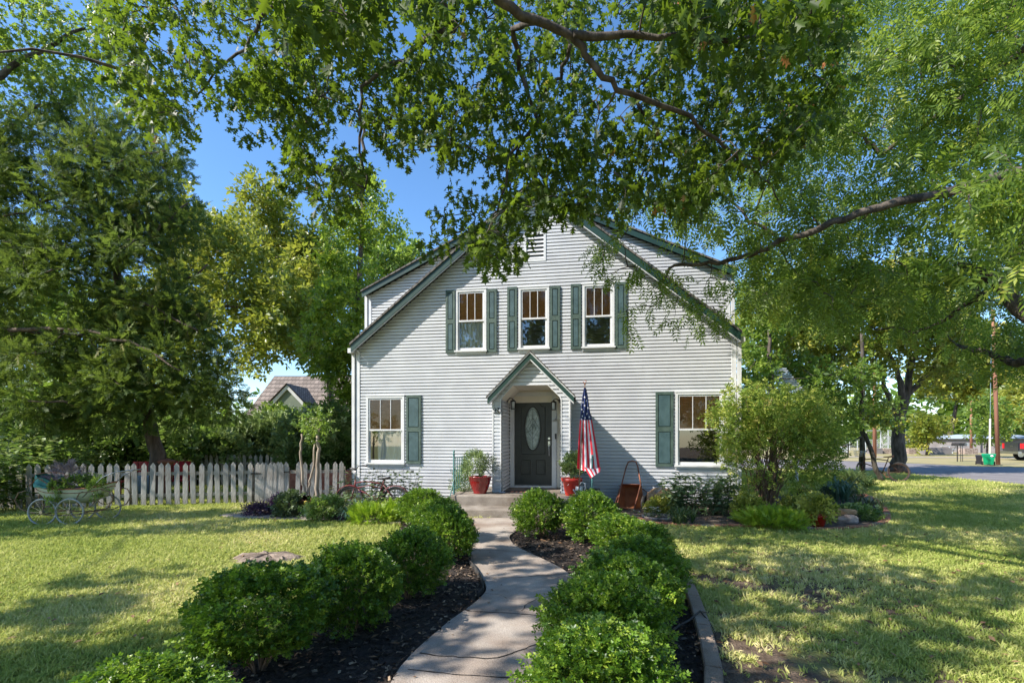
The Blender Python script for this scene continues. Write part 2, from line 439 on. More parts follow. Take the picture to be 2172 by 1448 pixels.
M['steel'] = mat("nickel", (.5,.5,.5), None, .25, metal=1)
M['lampglass'] = mat("seeded_lamp_glass", (.55,.58,.57), (.65,.68,.66), .15, 20)
M['redpot'] = mat("red_glaze", (.17,.006,.006), (.22,.009,.008), .15, 6, spec=.6, coat=.6)
M['orpot'] = mat("orange_red_pot", (.42,.022,.012), (.48,.035,.02), .35, 6, spec=.5)
M['rust'] = mat("rusty_steel", (.16,.055,.03), (.30,.11,.06), .85, 7, .5, 40)
M['rustd'] = mat("dark_rust", (.045,.022,.017), (.11,.05,.035), .85, 9, .4, 40)
M['rustin'] = mat("rust_orange", (.19,.06,.02), (.36,.13,.045), .9, 5, .5, 30)
M['rubber'] = mat("old_rubber", (.02,.018,.017), (.05,.045,.04), .85, 12, .3)
M['yrim'] = mat("yellowed_rim", (.42,.27,.10), (.3,.2,.09), .6, 12)
M['redbike'] = mat("faded_red_paint", (.16,.02,.02), (.08,.022,.02), .45, 12)
M['chrome'] = mat("dull_chrome", (.5,.5,.5), (.35,.3,.27), .3, 15, metal=.9)
M['bark'] = mat("grey_bark", (.035,.027,.020), (.13,.105,.085), .95, 10, 1.0, 22, stretch=(1,1,.28))
M['barkd'] = mat("dark_bark", (.035,.027,.02), (.10,.085,.07), .95, 12, 1.0, 26, stretch=(1,1,.4))
M['barkc'] = mat("cedar_bark", (.06,.04,.028), (.15,.105,.08), .95, 12, 1.0, 30, stretch=(1,1,.2))
M['barkt'] = mat("crepe_myrtle_bark", (.20,.15,.11), (.34,.27,.20), .8, 6, .3, stretch=(1,1,.3))
M['stem'] = mat("brown_stems", (.13,.075,.045), (.25,.16,.10), .9, 9)
M['gstem'] = mat("green_stems", (.05,.09,.03), (.10,.13,.05), .8, 9)
M['fence'] = mat("weathered_white_paint", (.25,.22,.19), (.50,.47,.42), .8, 9, .4, 40, stretch=(1,1,.25))
M['rail'] = mat("weathered_rail_wood", (.22,.18,.14), (.40,.36,.31), .9, 9, .4)
M['stone'] = mat("tan_stone", (.16,.09,.045), (.38,.25,.14), .95, 7, 1.0, 18)
M['stonep'] = mat("pink_grey_stone", (.18,.13,.105), (.40,.32,.27), .95, 8, 1.0, 16)
M['stoneg'] = mat("grey_stone", (.17,.15,.12), (.30,.28,.24), .95, 8, 1.0, 16)
M['stump'] = mat("weathered_stump", (.10,.07,.05), (.30,.23,.18), .95, 5, 1.0, 20, stretch=(1,4,1))
M['pale'] = mat("pram_cream_paint", (.34,.37,.26), (.44,.46,.34), .5, 6, .1)
M['tealcloth'] = mat("pram_teal_canvas", (.02,.13,.10), (.05,.22,.17), .8, 6, .4)
M['pramgrey'] = mat("pram_grey_tyre", (.27,.27,.25), (.36,.36,.34), .6, 10)
M['gmetal'] = mat("galvanised", (.40,.42,.43), (.52,.54,.55), .45, 10, metal=.3)
M['pole'] = mat("utility_pole_wood", (.20,.085,.05), (.30,.14,.085), .9, 5, .3, stretch=(1,1,.1))
M['flagred'] = mat("flag_red", (.60,.010,.03), (.66,.015,.03), .75, 4); M['flagwhite'] = mat("flag_white", (.74,.72,.74), None, .75)
M['flagblue'] = mat("flag_blue", (.012,.025,.10), None, .75)
M['bingreen'] = mat("bin_green", (.0,.28,.12), (.0,.24,.1), .4); M['binblack'] = mat("bin_black", (.015,.014,.02), None, .5)
M['metalwall'] = mat("grey_metal_wall", (.42,.42,.44), (.5,.5,.52), .6, 1); M['whitewall'] = mat("white_metal_wall", (.75,.76,.76), None, .6)
M['truck'] = mat("dark_truck_paint", (.02,.022,.03), None, .2, coat=.8); M['tail'] = mat("red_lens", (.6,.01,.02), None, .15)
M['tyre'] = mat("tyre", (.02,.02,.02), None, .8)
M['sage'] = mat("sage_wall", (.13,.16,.12), (.16,.19,.14), .8, 3); M['brickwall'] = mat("orange_brick", (.30,.09,.05), (.42,.17,.11), .9, 9, .5)
M['redpaint'] = mat("red_paint", (.42,.01,.02), (.33,.01,.015), .5, 5)
M['bluewhite'] = mat("pale_blue_plastic", (.3,.36,.45), None, .5)
M['petal_p'] = mat("purple_petals", (.20,.07,.42), None, .6); M['petal_w'] = mat("pale_pink_petals", (.75,.62,.6), None, .6)
# ---------------------------------------------------------------- leaf materials
L = {}
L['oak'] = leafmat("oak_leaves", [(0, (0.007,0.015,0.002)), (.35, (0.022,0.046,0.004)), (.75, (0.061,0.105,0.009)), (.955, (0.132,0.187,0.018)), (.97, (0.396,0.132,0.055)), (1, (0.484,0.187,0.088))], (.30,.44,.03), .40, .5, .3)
L['pecan'] = leafmat("pecan_leaves", [(0, (.022,.045,.008)), (.35, (.080,.140,.020)), (.75, (.21,.29,.04)), (1, (.46,.46,.09))], (.40,.56,.06), .45, .42, .4)
L['cedar'] = leafmat("cedar_foliage", [(0, (.02,.038,.010)), (.45, (.07,.118,.024)), (.85, (.17,.215,.05)), (1, (.32,.27,.13))], (.24,.34,.04), .34, .6, .2)
L['bgy'] = leafmat("yellow_green_leaves", [(0, (0.050,0.081,0.010)), (.45, (0.163,0.219,0.027)), (.85, (0.375,0.350,0.056)), (1, (0.562,0.475,0.100))], (.42,.46,.05), .42, .4, .5)
L['bgd'] = leafmat("mid_green_leaves", [(0, (.04,.08,.014)), (.45, (.11,.19,.03)), (1, (.32,.38,.08))], (.36,.52,.06), .45, .4, .5)
L['vine'] = leafmat("vine_leaves", [(0, (0.037,0.088,0.007)), (.45, (0.150,0.237,0.020)), (1, (0.400,0.450,0.050))], (.42,.58,.05), .42, .4, .5)
L['box'] = leafmat("boxwood_leaves", [(0, (0.014,0.040,0.005)), (.4, (0.063,0.138,0.011)), (.75, (0.149,0.253,0.023)), (1, (0.322,0.414,0.046))], (.28,.48,.03), .33, .38, .45)
L['hedge'] = leafmat("hedge_leaves", [(0, (.03,.07,.014)), (.5, (.11,.19,.04)), (1, (.38,.42,.18))], (.3,.45,.06), .38, .4, .5)
L['abelia'] = leafmat("abelia_leaves", [(0, (.05,.10,.015)), (.4, (.18,.27,.045)), (.8, (.40,.43,.08)), (.93, (.46,.32,.12)), (1, (.7,.52,.44))], (.42,.55,.08), .42, .5, .3)
L['fern'] = leafmat("fern_leaves", [(0, (.13,.22,.012)), (1, (.36,.44,.035))], (.35,.6,.03), .4)
L['lance'] = leafmat("grey_green_leaves", [(0, (0.063,0.112,0.042)), (.6, (0.154,0.224,0.098)), (1, (0.308,0.364,0.182))], (.2,.3,.06), .3)
L['dkplant'] = leafmat("dark_plant_leaves", [(0, (.03,.055,.018)), (1, (.13,.17,.07))], (.1,.16,.03), .25)
L['lime'] = leafmat("yellow_green_foliage", [(0, (.08,.12,.02)), (.5, (.26,.28,.035)), (1, (.55,.50,.10))], (.4,.45,.05), .35)
L['purple'] = leafmat("purple_leaves", [(0, (.025,.012,.03)), (1, (.10,.05,.11))], (.1,.03,.08), .2)
L['strap'] = leafmat("strap_leaves", [(0, (.05,.10,.03)), (1, (.16,.20,.07))], (.2,.3,.05), .3)
L['blue'] = leafmat("blue_green_straps", [(0, (.05,.12,.08)), (1, (.14,.22,.15))], (.12,.25,.1), .25)
L['lav'] = leafmat("dry_lavender_stems", [(0, (.16,.11,.12)), (1, (.32,.25,.26))], (.2,.15,.15), .2)
L['ltpot'] = leafmat("pale_green_leaves", [(0, (0.091,0.156,0.039)), (1, (0.286,0.351,0.130))], (.25,.35,.08), .3)
L['grass'] = leafmat("grass_blades", [(0, (.14,.22,.03)), (.35, (.34,.40,.09)), (.7, (.56,.55,.20)), (1, (.80,.68,.38))], (.50,.56,.12), .38, .6, .1)
L['chip'] = leafmat("mulch_chips", [(0, (.012,.009,.008)), (.55, (.05,.036,.028)), (.85, (.13,.095,.07)), (1, (.40,.29,.19))], (.05,.03,.02), .02, .9, .2)
L['dead'] = leafmat("fallen_leaves", [(0, (.12,.06,.03)), (1, (.36,.22,.12))], (.2,.1,.05), .15, .8, .2)
L['vio'] = leafmat("purple_flowers", [(0, (.18,.08,.40)), (1, (.3,.15,.55))], (.2,.1,.4), .3)

# ---------------------------------------------------------------- house
def siding(mb, O, U, Nn, z0, z1, Lf, Rf, holes=None, h=.0742, t=.019, mi=0, dp=.022):
    O, U, Nn = Vector(O), Vector(U), Vector(Nn); Z = Vector((0,0,1)); z = z0
    P = lambda u, out, zz: O+U*u+Nn*out+Z*zz
    while z < z1-1e-4:
        zt = min(z+h, z1); lb, lt, rb, rt = Lf(z), Lf(zt), Rf(z), Rf(zt)
        if rb-lb < .02: break
        if rt < lt: lt = rt = (lt+rt)/2
        segs = [((lb, lt), (rb, rt))]
        for hl in (holes(z, zt) if holes else []):
            new = []
            for (a, b) in segs:
                (ha, hb) = hl
                if hb[0] <= a[0] or ha[0] >= b[0]: new.append((a, b)); continue
                if ha[0] > a[0]+.005: new.append((a, ha))
                if hb[0] < b[0]-.005: new.append((hb, b))
            segs = new
        for (a, b) in segs:
            cuts = [a]; q = a[0]+1.2+((z*37.7+a[0]*3.1) % 1)*2.6
            while q < b[0]-.5: cuts.append((q, q)); q += 3.66
            cuts.append(b)
            for k in range(len(cuts)-1):
                l, r = cuts[k], cuts[k+1]; lp = lambda s, f: s[0]+(s[1]-s[0])*f; o = t+.0022*(k % 2)+.0012*math.sin(z*91+k)
                z1_ = z+(zt-z)*.62; z2_ = z+(zt-z)*.68
                mb.add([P(l[0], o, z), P(r[0], o, z), P(lp(r, .62), o, z1_), P(lp(l, .62), o, z1_), P(lp(r, .68), -dp, z2_), P(lp(l, .68), -dp, z2_), P(r[1], -dp, zt), P(l[1], -dp, zt), P(l[0], -dp, z), P(r[0], -dp, z)],
                       [(0,1,2,3), (3,2,4,5), (5,4,6,7), (8,9,1,0)], mi)
        z = zt
def recthole(rects):
    def f(z, zt):
        zm = (z+zt)/2
        return [((a, a), (b, b)) for a, b, c, d in rects if c < zm < d]
    return f
house = thing("house", "white clapboard two-storey house with green trim, shutters and pointed entry porch", "house", (0, HY, 0), -PHI)
uL, zE = HL(757, 742); uR = HL(1560, 717)[0]; uM = (uL+uR)/2+.02; zE = 3.53; SL = .806; zP = zE+SL*(uR-uL)/2
gabL = lambda z: uL if z < zE else uL+(z-zE)/SL
gabR = lambda z: uR if z < zE else uR-(z-zE)/SL
WIN = []
def win(x0, y0, x1, y1, lower): 
    a = HL(x0, y0); b = HL(x1, y1); WIN.append((a[0], b[0], b[1], a[1], lower))
win(778, 840, 858.5, 985, 'curtain'); win(1432, 832, 1535, 991, 'dark')
win(967, 616, 1032, 747, 'curtain'); win(1100, 611, 1165, 742, 'dark'); win(1235, 604, 1303, 739, 'dark')
vA = HL(1112, 495); vB = HL(1158, 554)
dA = HL(1078, 836, .02); dB = HL(1182, 1034, .02); zF = .37
holes = [(a+.03, b-.03, c+.03, d-.03) for a, b, c, d, _ in WIN]+[(vA[0]+.03, vB[0]-.03, vB[1]+.03, vA[1]-.03), (dA[0]+.02, dB[0]-.02, 0, dA[1]-.02)]
mb = MB(); siding(mb, (0,0,0), (1,0,0), (0,-1,0), .08, zP-.04, gabL, gabR, recthole(holes))
mb.build("front_wall", M['white'], house)
DEP = 9.0
mb = MB()
siding(mb, (uL, DEP, 0), (0,-1,0), (-1,0,0), .08, zE, lambda z: 0, lambda z: DEP, None)
mb.build("side_wall", M['white'], house)
mb = MB(); siding(mb, (uR, 0, 0), (0,1,0), (1,0,0), .08, zE, lambda z: 0, lambda z: DEP, None); mb.build("side_wall", M['white'], house)
mb = MB(); siding(mb, (0, DEP, 0), (-1,0,0), (0,1,0), .08, zP-.04, lambda z: -gabR(z), lambda z: -gabL(z), None); mb.build("rear_wall", M['white'], house)
mb = MB(); mb.box(uL+.02, uR-.02, .02, DEP-.02, -.05, .075); mb.build("foundation", M['step'], house)
# near-black backing behind the panes; its colour stands for the unlit rooms' shade
mb = MB(); mb.box(uL+.05, uR-.05, 1.2, 1.22, .1, 3.4); mb.box(uM-2.6, uM+2.6, 1.5, 1.52, 3.4, 5.4); mb.box(uL+.05, uR-.05, .12, 1.2, 3.2, 3.22); mb.build("dark_room_backing", M['dark'], house)
# roof
def chevron(mb, a, b, apx, slope, up0, up1, v0, v1, mi=0):
    """band between two lines parallel to the roof: a,b outer u, apx=(u,z at apex)"""
    uc, zc = apx
    za = zc-slope*(uc-a); zb = zc-slope*(b-uc)
    mb.prism([(a, za+up0), (uc, zc+up0), (uc, zc+up1), (a, za+up1)], v0, v1, mi)
    mb.prism([(uc, zc+up0), (b, zb+up0), (b, zb+up1), (uc, zc+up1)], v0, v1, mi)
um = (uL+uR)/2; ap = (um, zP)
mb = MB(); chevron(mb, uL-.05, uR+.05, ap, SL, .115, .165, -.27, DEP+.27); mb.build("roof", M['shingle'], house)
mb = MB(); chevron(mb, uL-.03, uR+.03, ap, SL, -.055, .112, -.245, -.215); mb.build("rake_fascia", M['green'], house)
mb = MB(); chevron(mb, uL-.025, uR+.025, ap, SL, -.078, -.058, -.235, -.20); chevron(mb, uL-.03, uR+.03, ap, SL, .06, .110, -.213, -.002)
for u0, u1 in ((uL-.012, uL+.085), (uR-.085, uR+.012)): mb.box(u0, u1, -.03, -.002, .08, zE-.02)
mb.build("corner_trim", M['trim'], house)
for s, u in ((-1, uL), (1, uR)):
    mb = MB(); mb.box(min(u+s*.02, u+s*.13), max(u+s*.02, u+s*.13), -.2, DEP+.2, zE-.09, zE+.02); g = mb.build("gutter", M['trim'], house)
    mb = MB(); mb.box(min(u+s*.03, u+s*.10), max(u+s*.03, u+s*.10), -.06, .01, .15, zE-.095); mb.build("downspout", M['trim'], house)
# wide rear dormer block
DV = 1.0; dl = HL(783, 627, DV); dr = HL(1547, 583, DV); slU = .46
zpk = max(dl[1]+slU*(um-dl[0]), dr[1]+slU*(dr[0]-um), zP+.16)
sl_ = (zpk-dl[1])/(um-dl[0]); sr_ = (zpk-dr[1])/(dr[0]-um)
mb = MB(); siding(mb, (0,DV,0), (1,0,0), (0,-1,0), 3.4, zpk-.03, lambda z: dl[0] if z < dl[1] else dl[0]+(z-dl[1])/sl_, lambda z: dr[0] if z < dr[1] else dr[0]-(z-dr[1])/sr_)
siding(mb, (dl[0], DEP, 0), (0,-1,0), (-1,0,0), 3.4, dl[1], lambda z: 0, lambda z: DEP-DV)
siding(mb, (dr[0], DV, 0), (0,1,0), (1,0,0), 3.4, dr[1], lambda z: 0, lambda z: DEP-DV)
mb.box(dl[0]-.012, dl[0]+.07, DV-.028, DV-.002, 3.4, dl[1]); mb.box(dr[0]-.07, dr[0]+.012, DV-.028, DV-.002, 3.4, dr[1])
mb.box(dl[0]-.10, dl[0]-.03, DV-.05, DV+.01, 3.4, dl[1]-.02); mb.box(dr[0]+.03, dr[0]+.10, DV-.05, DV+.01, 3.4, dr[1]-.02)
dw = mb.build("dormer_wall", M['white'], house)
def band(mb, up0, up1, v0, v1, ext):
    mb.prism([(dl[0]-ext, dl[1]-sl_*ext+up0), (um, zpk+up0), (um, zpk+up1), (dl[0]-ext, dl[1]-sl_*ext+up1)], v0, v1)
    mb.prism([(um, zpk+up0), (dr[0]+ext, dr[1]-sr_*ext+up0), (dr[0]+ext, dr[1]-sr_*ext+up1), (um, zpk+up1)], v0, v1)
mb = MB(); band(mb, .115, .155, DV-.2, DEP+.2, .14); mb.build("dormer_roof", M['shingle'], dw)
mb = MB(); band(mb, -.03, .112, DV-.17, DV-.14, .12); mb.build("dormer_fascia", M['green'], dw)
# windows
for i, (a, b, c, d, low) in enumerate(WIN):
    mb = MB(); cw = .05
    mb.box(a, a+cw, -.035, .05, c+.05, d); mb.box(b-cw, b, -.035, .05, c+.05, d); mb.box(a+cw, b-cw, -.035, .05, d-cw, d)
    mb.box(a-.012, b+.012, -.045, -.002, d, d+.022)
    wf = mb.build("window", M['trim'], house)
    mb = MB(); mb.box(a-.02, b+.02, -.085, .05, c+.012, c+.048); mb.box(a, b, -.04, -.002, c-.04, c+.01); mb.build("sill", M['trim'], wf)
    ia, ib, ic, id_ = a+cw, b-cw, c+.05, d-cw; zm = ic+(id_-ic)*.505
    mb = MB(); s = .038
    mb.box(ia, ia+s, -.018, .01, zm, id_-.001); mb.box(ib-s, ib, -.018, .01, zm, id_-.001); mb.box(ia+s, ib-s, -.018, .01, id_-s, id_-.001); mb.box(ia, ib, -.020, .012, zm-.02, zm+.018)
    for k in (1, 2):
        q = ia+s+(ib-ia-2*s)*k/3; mb.box(q-.0065, q+.0065, -.014, .006, zm+.018, id_-s)
    mb.build("upper_sash", M['trim'], wf)
    mb = MB(); mb.box(ia, ia+s, .002, .03, ic, zm-.02); mb.box(ib-s, ib, .002, .03, ic, zm-.02); mb.box(ia+s, ib-s, .002, .03, ic, ic+.06)
    mb.build("lower_sash", M['trim'], wf)
    mb = MB(); mb.quad((ia+s, -.004, zm), (ib-s, -.004, zm), (ib-s, -.004, id_-s), (ia+s, -.004, id_-s)); mb.build("upper_glass", M['glass'], wf); mb = MB(); mb.quad((ia+s, .016, ic+.05), (ib-s, .016, ic+.05), (ib-s, .016, zm), (ia+s, .016, zm)); mb.build("lower_glass", M['glass2'], wf)
    mb = MB(); k0 = zm-.01; nn = 36
    for k in range(nn):
        z0 = k0+(id_-k0)*k/nn; z1 = k0+(id_-k0)*(k+1)/nn
        mb.quad((ia, .020, z0), (ib, .020, z0), (ib, .014, z1), (ia, .014, z1))
    mb.build("bamboo_blind", M['blind'], wf)
    if low == 'curtain':
        mb = MB(); nx = 60
        for k in range(nx):
            q0, q1 = k/nx, (k+1)/nx
            if i == 0 and q0 < .22: continue
            y = lambda q: .060+.014*math.sin(q*38)+.01*math.sin(q*17)
            mb.quad((ia+(ib-ia)*q0, y(q0), ic), (ia+(ib-ia)*q1, y(q1), ic), (ia+(ib-ia)*q1, y(q1), zm), (ia+(ib-ia)*q0, y(q0), zm))
        mb.build("curtain", M['curtain'], wf)
# shutters
def shutter(x0, y0, x1, y1):
    a, d = HL(x0, y0); b, c = HL(x1, y1); mb = MB(); fw = min(.05, (b-a)*.22); v0 = -.052
    zmid = c+(d-c)*.50; hh = .05
    mb.box(a, a+fw, v0, -.016, c, d); mb.box(b-fw, b, v0, -.016, c, d)
    for z0, z1 in ((c, c+.06), (zmid-hh, zmid+hh), (d-.06, d)): mb.box(a+fw, b-fw, v0+.001, -.016, z0, z1)
    mb.box(a+fw, b-fw, -.030, -.017, c+.06, d-.06)
    for z0, z1 in ((c+.06, zmid-hh), (zmid+hh, d-.06)):
        mb.box(a+fw+.016, b-fw-.016, -.046, -.0305, z0+.016, z1-.016, 1)
    for q in (a+fw/2, b-fw/2):
        for z in (c+.04, d-.04): mb.tube([(q, v0-.004, z), (q, v0+.002, z)], .006, 6)
    return mb.build("shutter", [M['shut'], M['shutp']], house)
for q in ((863, 838, 894, 983), (1390, 831, 1427, 989), (946.5, 617, 966, 749), (1034, 615, 1054, 747), (1076.5, 610, 1097, 745), (1167, 608, 1188, 743), (1210.5, 604, 1232, 741), (1305, 600, 1328, 739)): shutter(*q)
# gable vent
mb = MB(); a, b, c, d = vA[0], vB[0], vB[1], vA[1]
mb.box(a, a+.05, -.03, .0, c, d); mb.box(b-.05, b, -.03, .0, c, d); mb.box(a+.05, b-.05, -.03, .0, d-.05, d); mb.box(a+.05, b-.05, -.03, 0, c, c+.05)
gv = mb.build("gable_vent", M['trim'], house)
mb = MB()
for k in range(6):
    z = c+.06+(d-c-.12)*k/6; mb.add([(a+.05, -.022, z), (b-.05, -.022, z), (b-.05, .03, z+.07), (a+.05, .03, z+.07), (a+.05, -.022, z+.012), (b-.05, -.022, z+.012), (b-.05, .03, z+.082), (a+.05, .03, z+.082)], [(0,1,2,3), (4,7,6,5), (0,4,5,1), (2,6,7,3)])
mb.build("louvre", M['trim'], gv)
mb = MB(); mb.box(a+.03, b-.03, .06, .07, c, d); mb.build("vent_backing", M['dark'], gv)

# ---- entry porch
PV = -1.05
pa = HL(1045.5, 900, PV)[0]; pb = HL(1208.5, 900, PV)[0]; ia = HL(1063, 900, PV)[0]; ib = HL(1190, 900, PV)[0]
ze = HL(1045, 838, PV)[1]; zt = HL(1122, 747, PV)[1]; zo = HL(1120, 817, PV)[1]; zc = HL(1070, 846, PV)[1]; ca = HL(1088, 817, PV)[0]; cb = HL(1161, 817, PV)[0]
pc = (pa+pb)/2; ps = (zt-.06-ze)/(pc-pa)
def hp(z, z2):
    def e(q):
        if q < zc: return ia, ib
        k = min(1, (q-zc)/(zo-zc)); return ia+(ca-ia)*k, ib+(cb-ib)*k
    if z >= zo-.01: return []
    l0, r0 = e(z); l1, r1 = e(z2); return [((l0, l1), (r0, r1))]
mb = MB(); siding(mb, (0,PV,0), (1,0,0), (0,-1,0), zF, zt-.08, lambda z: pa if z < ze else pa+(z-ze)/ps, lambda z: pb if z < ze else pb-(z-ze)/ps, hp, h=(zo-zF)/round((zo-zF)/.0762), t=.016)
siding(mb, (pb,PV,0), (0,1,0), (1,0,0), zF, ze, lambda z: 0, lambda z: -PV-.016); siding(mb, (pa,-.016,0), (0,-1,0), (-1,0,0), zF, ze, lambda z: 0, lambda z: -PV-.016)
siding(mb, (ia,PV+.03,0), (0,1,0), (1,0,0), zF, zc, lambda z: 0, lambda z: -PV-.03); siding(mb, (ib,-.0,0), (0,-1,0), (-1,0,0), zF, zc, lambda z: 0, lambda z: -PV-.03)
mb.box(pa+.01, ia-.01, PV+.002, -.02, zF, ze-.02); mb.box(ib+.01, pb-.01, PV+.002, -.02, zF, ze-.02)
porch = mb.build("entry_porch", M['white'], house)
mb = MB()
for u0, u1 in ((pa-.012, pa+.016), (pb-.016, pb+.012), (ia-.014, ia+.004), (ib-.004, ib+.014)): mb.box(u0, u1, PV-.024, PV-.001, zF, (ze if u0 < ia-.05 or u0 > ib+.05 else zc))
for (p, q) in (((ia, zc), (ca, zo)), ((cb, zo), (ib, zc)), ((ca, zo), (cb, zo))):
    dx, dz = q[0]-p[0], q[1]-p[1]; l = math.hypot(dx, dz); nx_, nz_ = -dz/l*.014, dx/l*.014
    mb.prism([(p[0], p[1]), (q[0], q[1]), (q[0]+nx_, q[1]+nz_), (p[0]+nx_, p[1]+nz_)], PV-.024, PV-.001)
mb.build("porch_trim", M['trim'], porch)
mb = MB()   # vaulted inside and door surround
mb.quad((ia, PV, zc), (ia, 0, zc), (ca, 0, zo), (ca, PV, zo)); mb.quad((ib, PV, zc), (cb, PV, zo), (cb, 0, zo), (ib, 0, zc)); mb.quad((ca, PV, zo), (ca, 0, zo), (cb, 0, zo), (cb, PV, zo))
mb.box(ia, dA[0], -.03, -.018, zF, zc); mb.box(dB[0], ib, -.03, -.018, zF, zc); mb.prism([(ia, zc), (ib, zc), (cb, zo), (ca, zo)], -.03, -.018)
mb.build("porch_lining", M['beige'], porch)
mb = MB(); chevron(mb, pa-.11, pb+.11, (pc, zt), ps, -.02, .018, PV-.17, -.02); mb.build("porch_roof", M['shingle'], porch)
mb = MB(); chevron(mb, pa-.085, pb+.085, (pc, zt), ps, -.15, -.022, PV-.15, PV-.125); mb.build("porch_fascia", M['green'], porch)
mb = MB(); chevron(mb, pa-.095, pb+.095, (pc, zt), ps, -.040, -.021, PV-.165, PV-.152); chevron(mb, pa-.08, pb+.08, (pc, zt), ps, -.18, -.152, PV-.14, PV-.025); mb.build("porch_rake_trim", M['trim'], porch)
# door
ga, gt = HL(1092, 841, .02); gb, gz = HL(1170.5, 1033, .02); gz = zF+.05
mb = MB(); mb.box(ga-.10, ga-.004, -.045, .06, zF, gt+.09); mb.box(gb+.004, gb+.10, -.045, .06, zF, gt+.09); mb.box(ga-.004, gb+.004, -.045, .06, gt+.004, gt+.09); mb.box(ga-.1, gb+.1, -.09, .05, zF+.001, gz-.006)
df = mb.build("door_frame", M['trim'], house)
mb = MB(); mb.box(ga, gb, .0, .045, gz, gt); dcx = (ga+gb)/2; dh = gt-gz; dwid = gb-ga
def mould(pts, r=.011, v=-.004): mb.tube([(p[0], v, p[1]) for p in pts], r, 6, cap=True)
X = lambda f: ga+dwid*f; Zd = lambda f: gt-dh*f
mould([(X(.18), Zd(.655)), (X(.82), Zd(.655)), (X(.82), Zd(.12)), (X(.72), Zd(.115)), (X(.68), Zd(.085)), (X(.5), Zd(.062)), (X(.32), Zd(.085)), (X(.28), Zd(.115)), (X(.18), Zd(.12)), (X(.18), Zd(.655))])
for q in (.18, .58):
    mould([(X(q), Zd(.72)), (X(q+.24), Zd(.72)), (X(q+.24), Zd(.88)), (X(q), Zd(.88)), (X(q), Zd(.72))], .012)
    mb.box(X(q+.05), X(q+.19), -.012, .001, Zd(.86), Zd(.74))
oc = (X(.49), Zd(.365)); ra_, rb_ = dwid*.215, dh*.245
mb.tube([(oc[0]+ra_*math.cos(t), -.006, oc[1]+rb_*math.sin(t)) for t in [2*math.pi*k/48 for k in range(49)]], .016, 6)
door = mb.build("front_door", M['door'], house)
mb = MB(); n = 48
mb.add([(oc[0]+ra_*.96*math.cos(2*math.pi*k/n), -.006, oc[1]+rb_*.97*math.sin(2*math.pi*k/n)) for k in range(n)], [tuple(range(n-1, -1, -1))]); mb.build("oval_glass", M['doorglass'], door)
mb = MB()
for sgn in (1,):
    for f in (.86, .6): mb.tube([(oc[0]+ra_*f*math.cos(t), -.009, oc[1]+rb_*(f+.05)*math.sin(t)) for t in [2*math.pi*k/36 for k in range(37)]], .0035, 4) if f > .8 else None
    mb.tube([(oc[0], -.009, oc[1]+rb_*.9), (oc[0], -.009, oc[1]-rb_*.9)], .003, 4)
    for s in (.12, .24): mb.tube([(oc[0], -.009, oc[1]+s), (oc[0]+s*.6, -.009, oc[1]), (oc[0], -.009, oc[1]-s), (oc[0]-s*.6, -.009, oc[1]), (oc[0], -.009, oc[1]+s)], .0035, 4)
    for q in (-1, 1): mb.tube([(oc[0]+q*ra_*.85, -.009, oc[1]+.1*q), (oc[0], -.009, oc[1]), (oc[0]+q*ra_*.6, -.009, oc[1]+.3)], .003, 4)
mb.build("leading", M['lead'], door)
mb = MB(); hx = X(.93)
mb.tube([(hx, -.02, Zd(.54)), (hx, -.055, Zd(.55)), (hx, -.06, Zd(.61)), (hx, -.045, Zd(.67)), (hx, -.01, Zd(.68))], .010, 8); mb.box(hx-.022, hx+.022, -.02, .0, Zd(.56), Zd(.505)); mb.lathe([(0, 0), (.026, 0), (.026, .02), (0, .02)], (0, 0, 0), 12) if 0 else None
mb.tube([(hx, -.02, Zd(.475)), (hx, .0, Zd(.475))], .026, 12)
mb.build("handle", M['steel'], door)
mb = MB(); q = HL(1178.5, 925, -.05); mb.box(q[0]-.015, q[0]+.015, -.07, -.046, q[1]-.06, q[1]+.06); mb.build("doorbell", M['iron'], house)
mb = MB(); q = HL(1177, 890, -.12); mb.add([(q[0]-.05, -.05, q[1]-.02), (q[0]+.04, -.05, q[1]+.03), (q[0]+.04, -.2, q[1]+.03), (q[0]-.05, -.2, q[1]-.02)], [(0,1,2,3), (3,2,1,0)]) ; mb.box(q[0]-.03, q[0]+.05, -.10, -.047, q[1]-.30, q[1]-.03); mb.build("mailbox", M['trim'], house)
def lantern(u, v, z, s):
    mb = MB(); mb.tube([(u-s*.10, v, z+.03), (u-s*.075, v, z+.03)], .045, 10); mb.tube([(u-s*.08, v, z+.03), (u-s*.03, v, z+.075), (u+s*.03, v, z+.06), (u+s*.04, v, z+.03)], .011, 6)
    mb.lathe([(0, .045), (.015, .04), (.06, .005), (.062, -.005), (0, -.004)], (u+s*.04, v, z), 8)
    mb.box(u+s*.04-.05, u+s*.04+.05, v-.05, v+.05, z-.165, z-.15)
    for dx in (-.045, .045):
        for dy in (-.045, .045): mb.tube([(u+s*.04+dx, v+dy, z-.155), (u+s*.04+dx, v+dy, z)], .005, 4)
    o = mb.build("wall_lantern", M['iron'], house)
    mb = MB(); mb.lathe([(0, -.148), (.032, -.148), (.036, -.02), (.03, -.005)], (u+s*.04, v, z), 12); mb.build("lantern_glass", M['lampglass'], o, True)
lp = HL(1076, 851, -.45); lantern(ia+.11, -.40, lp[1], 1); lp2 = HL(1176, 853, -.25); lantern(lp2[0]+.02, -.25, lp2[1], -1)
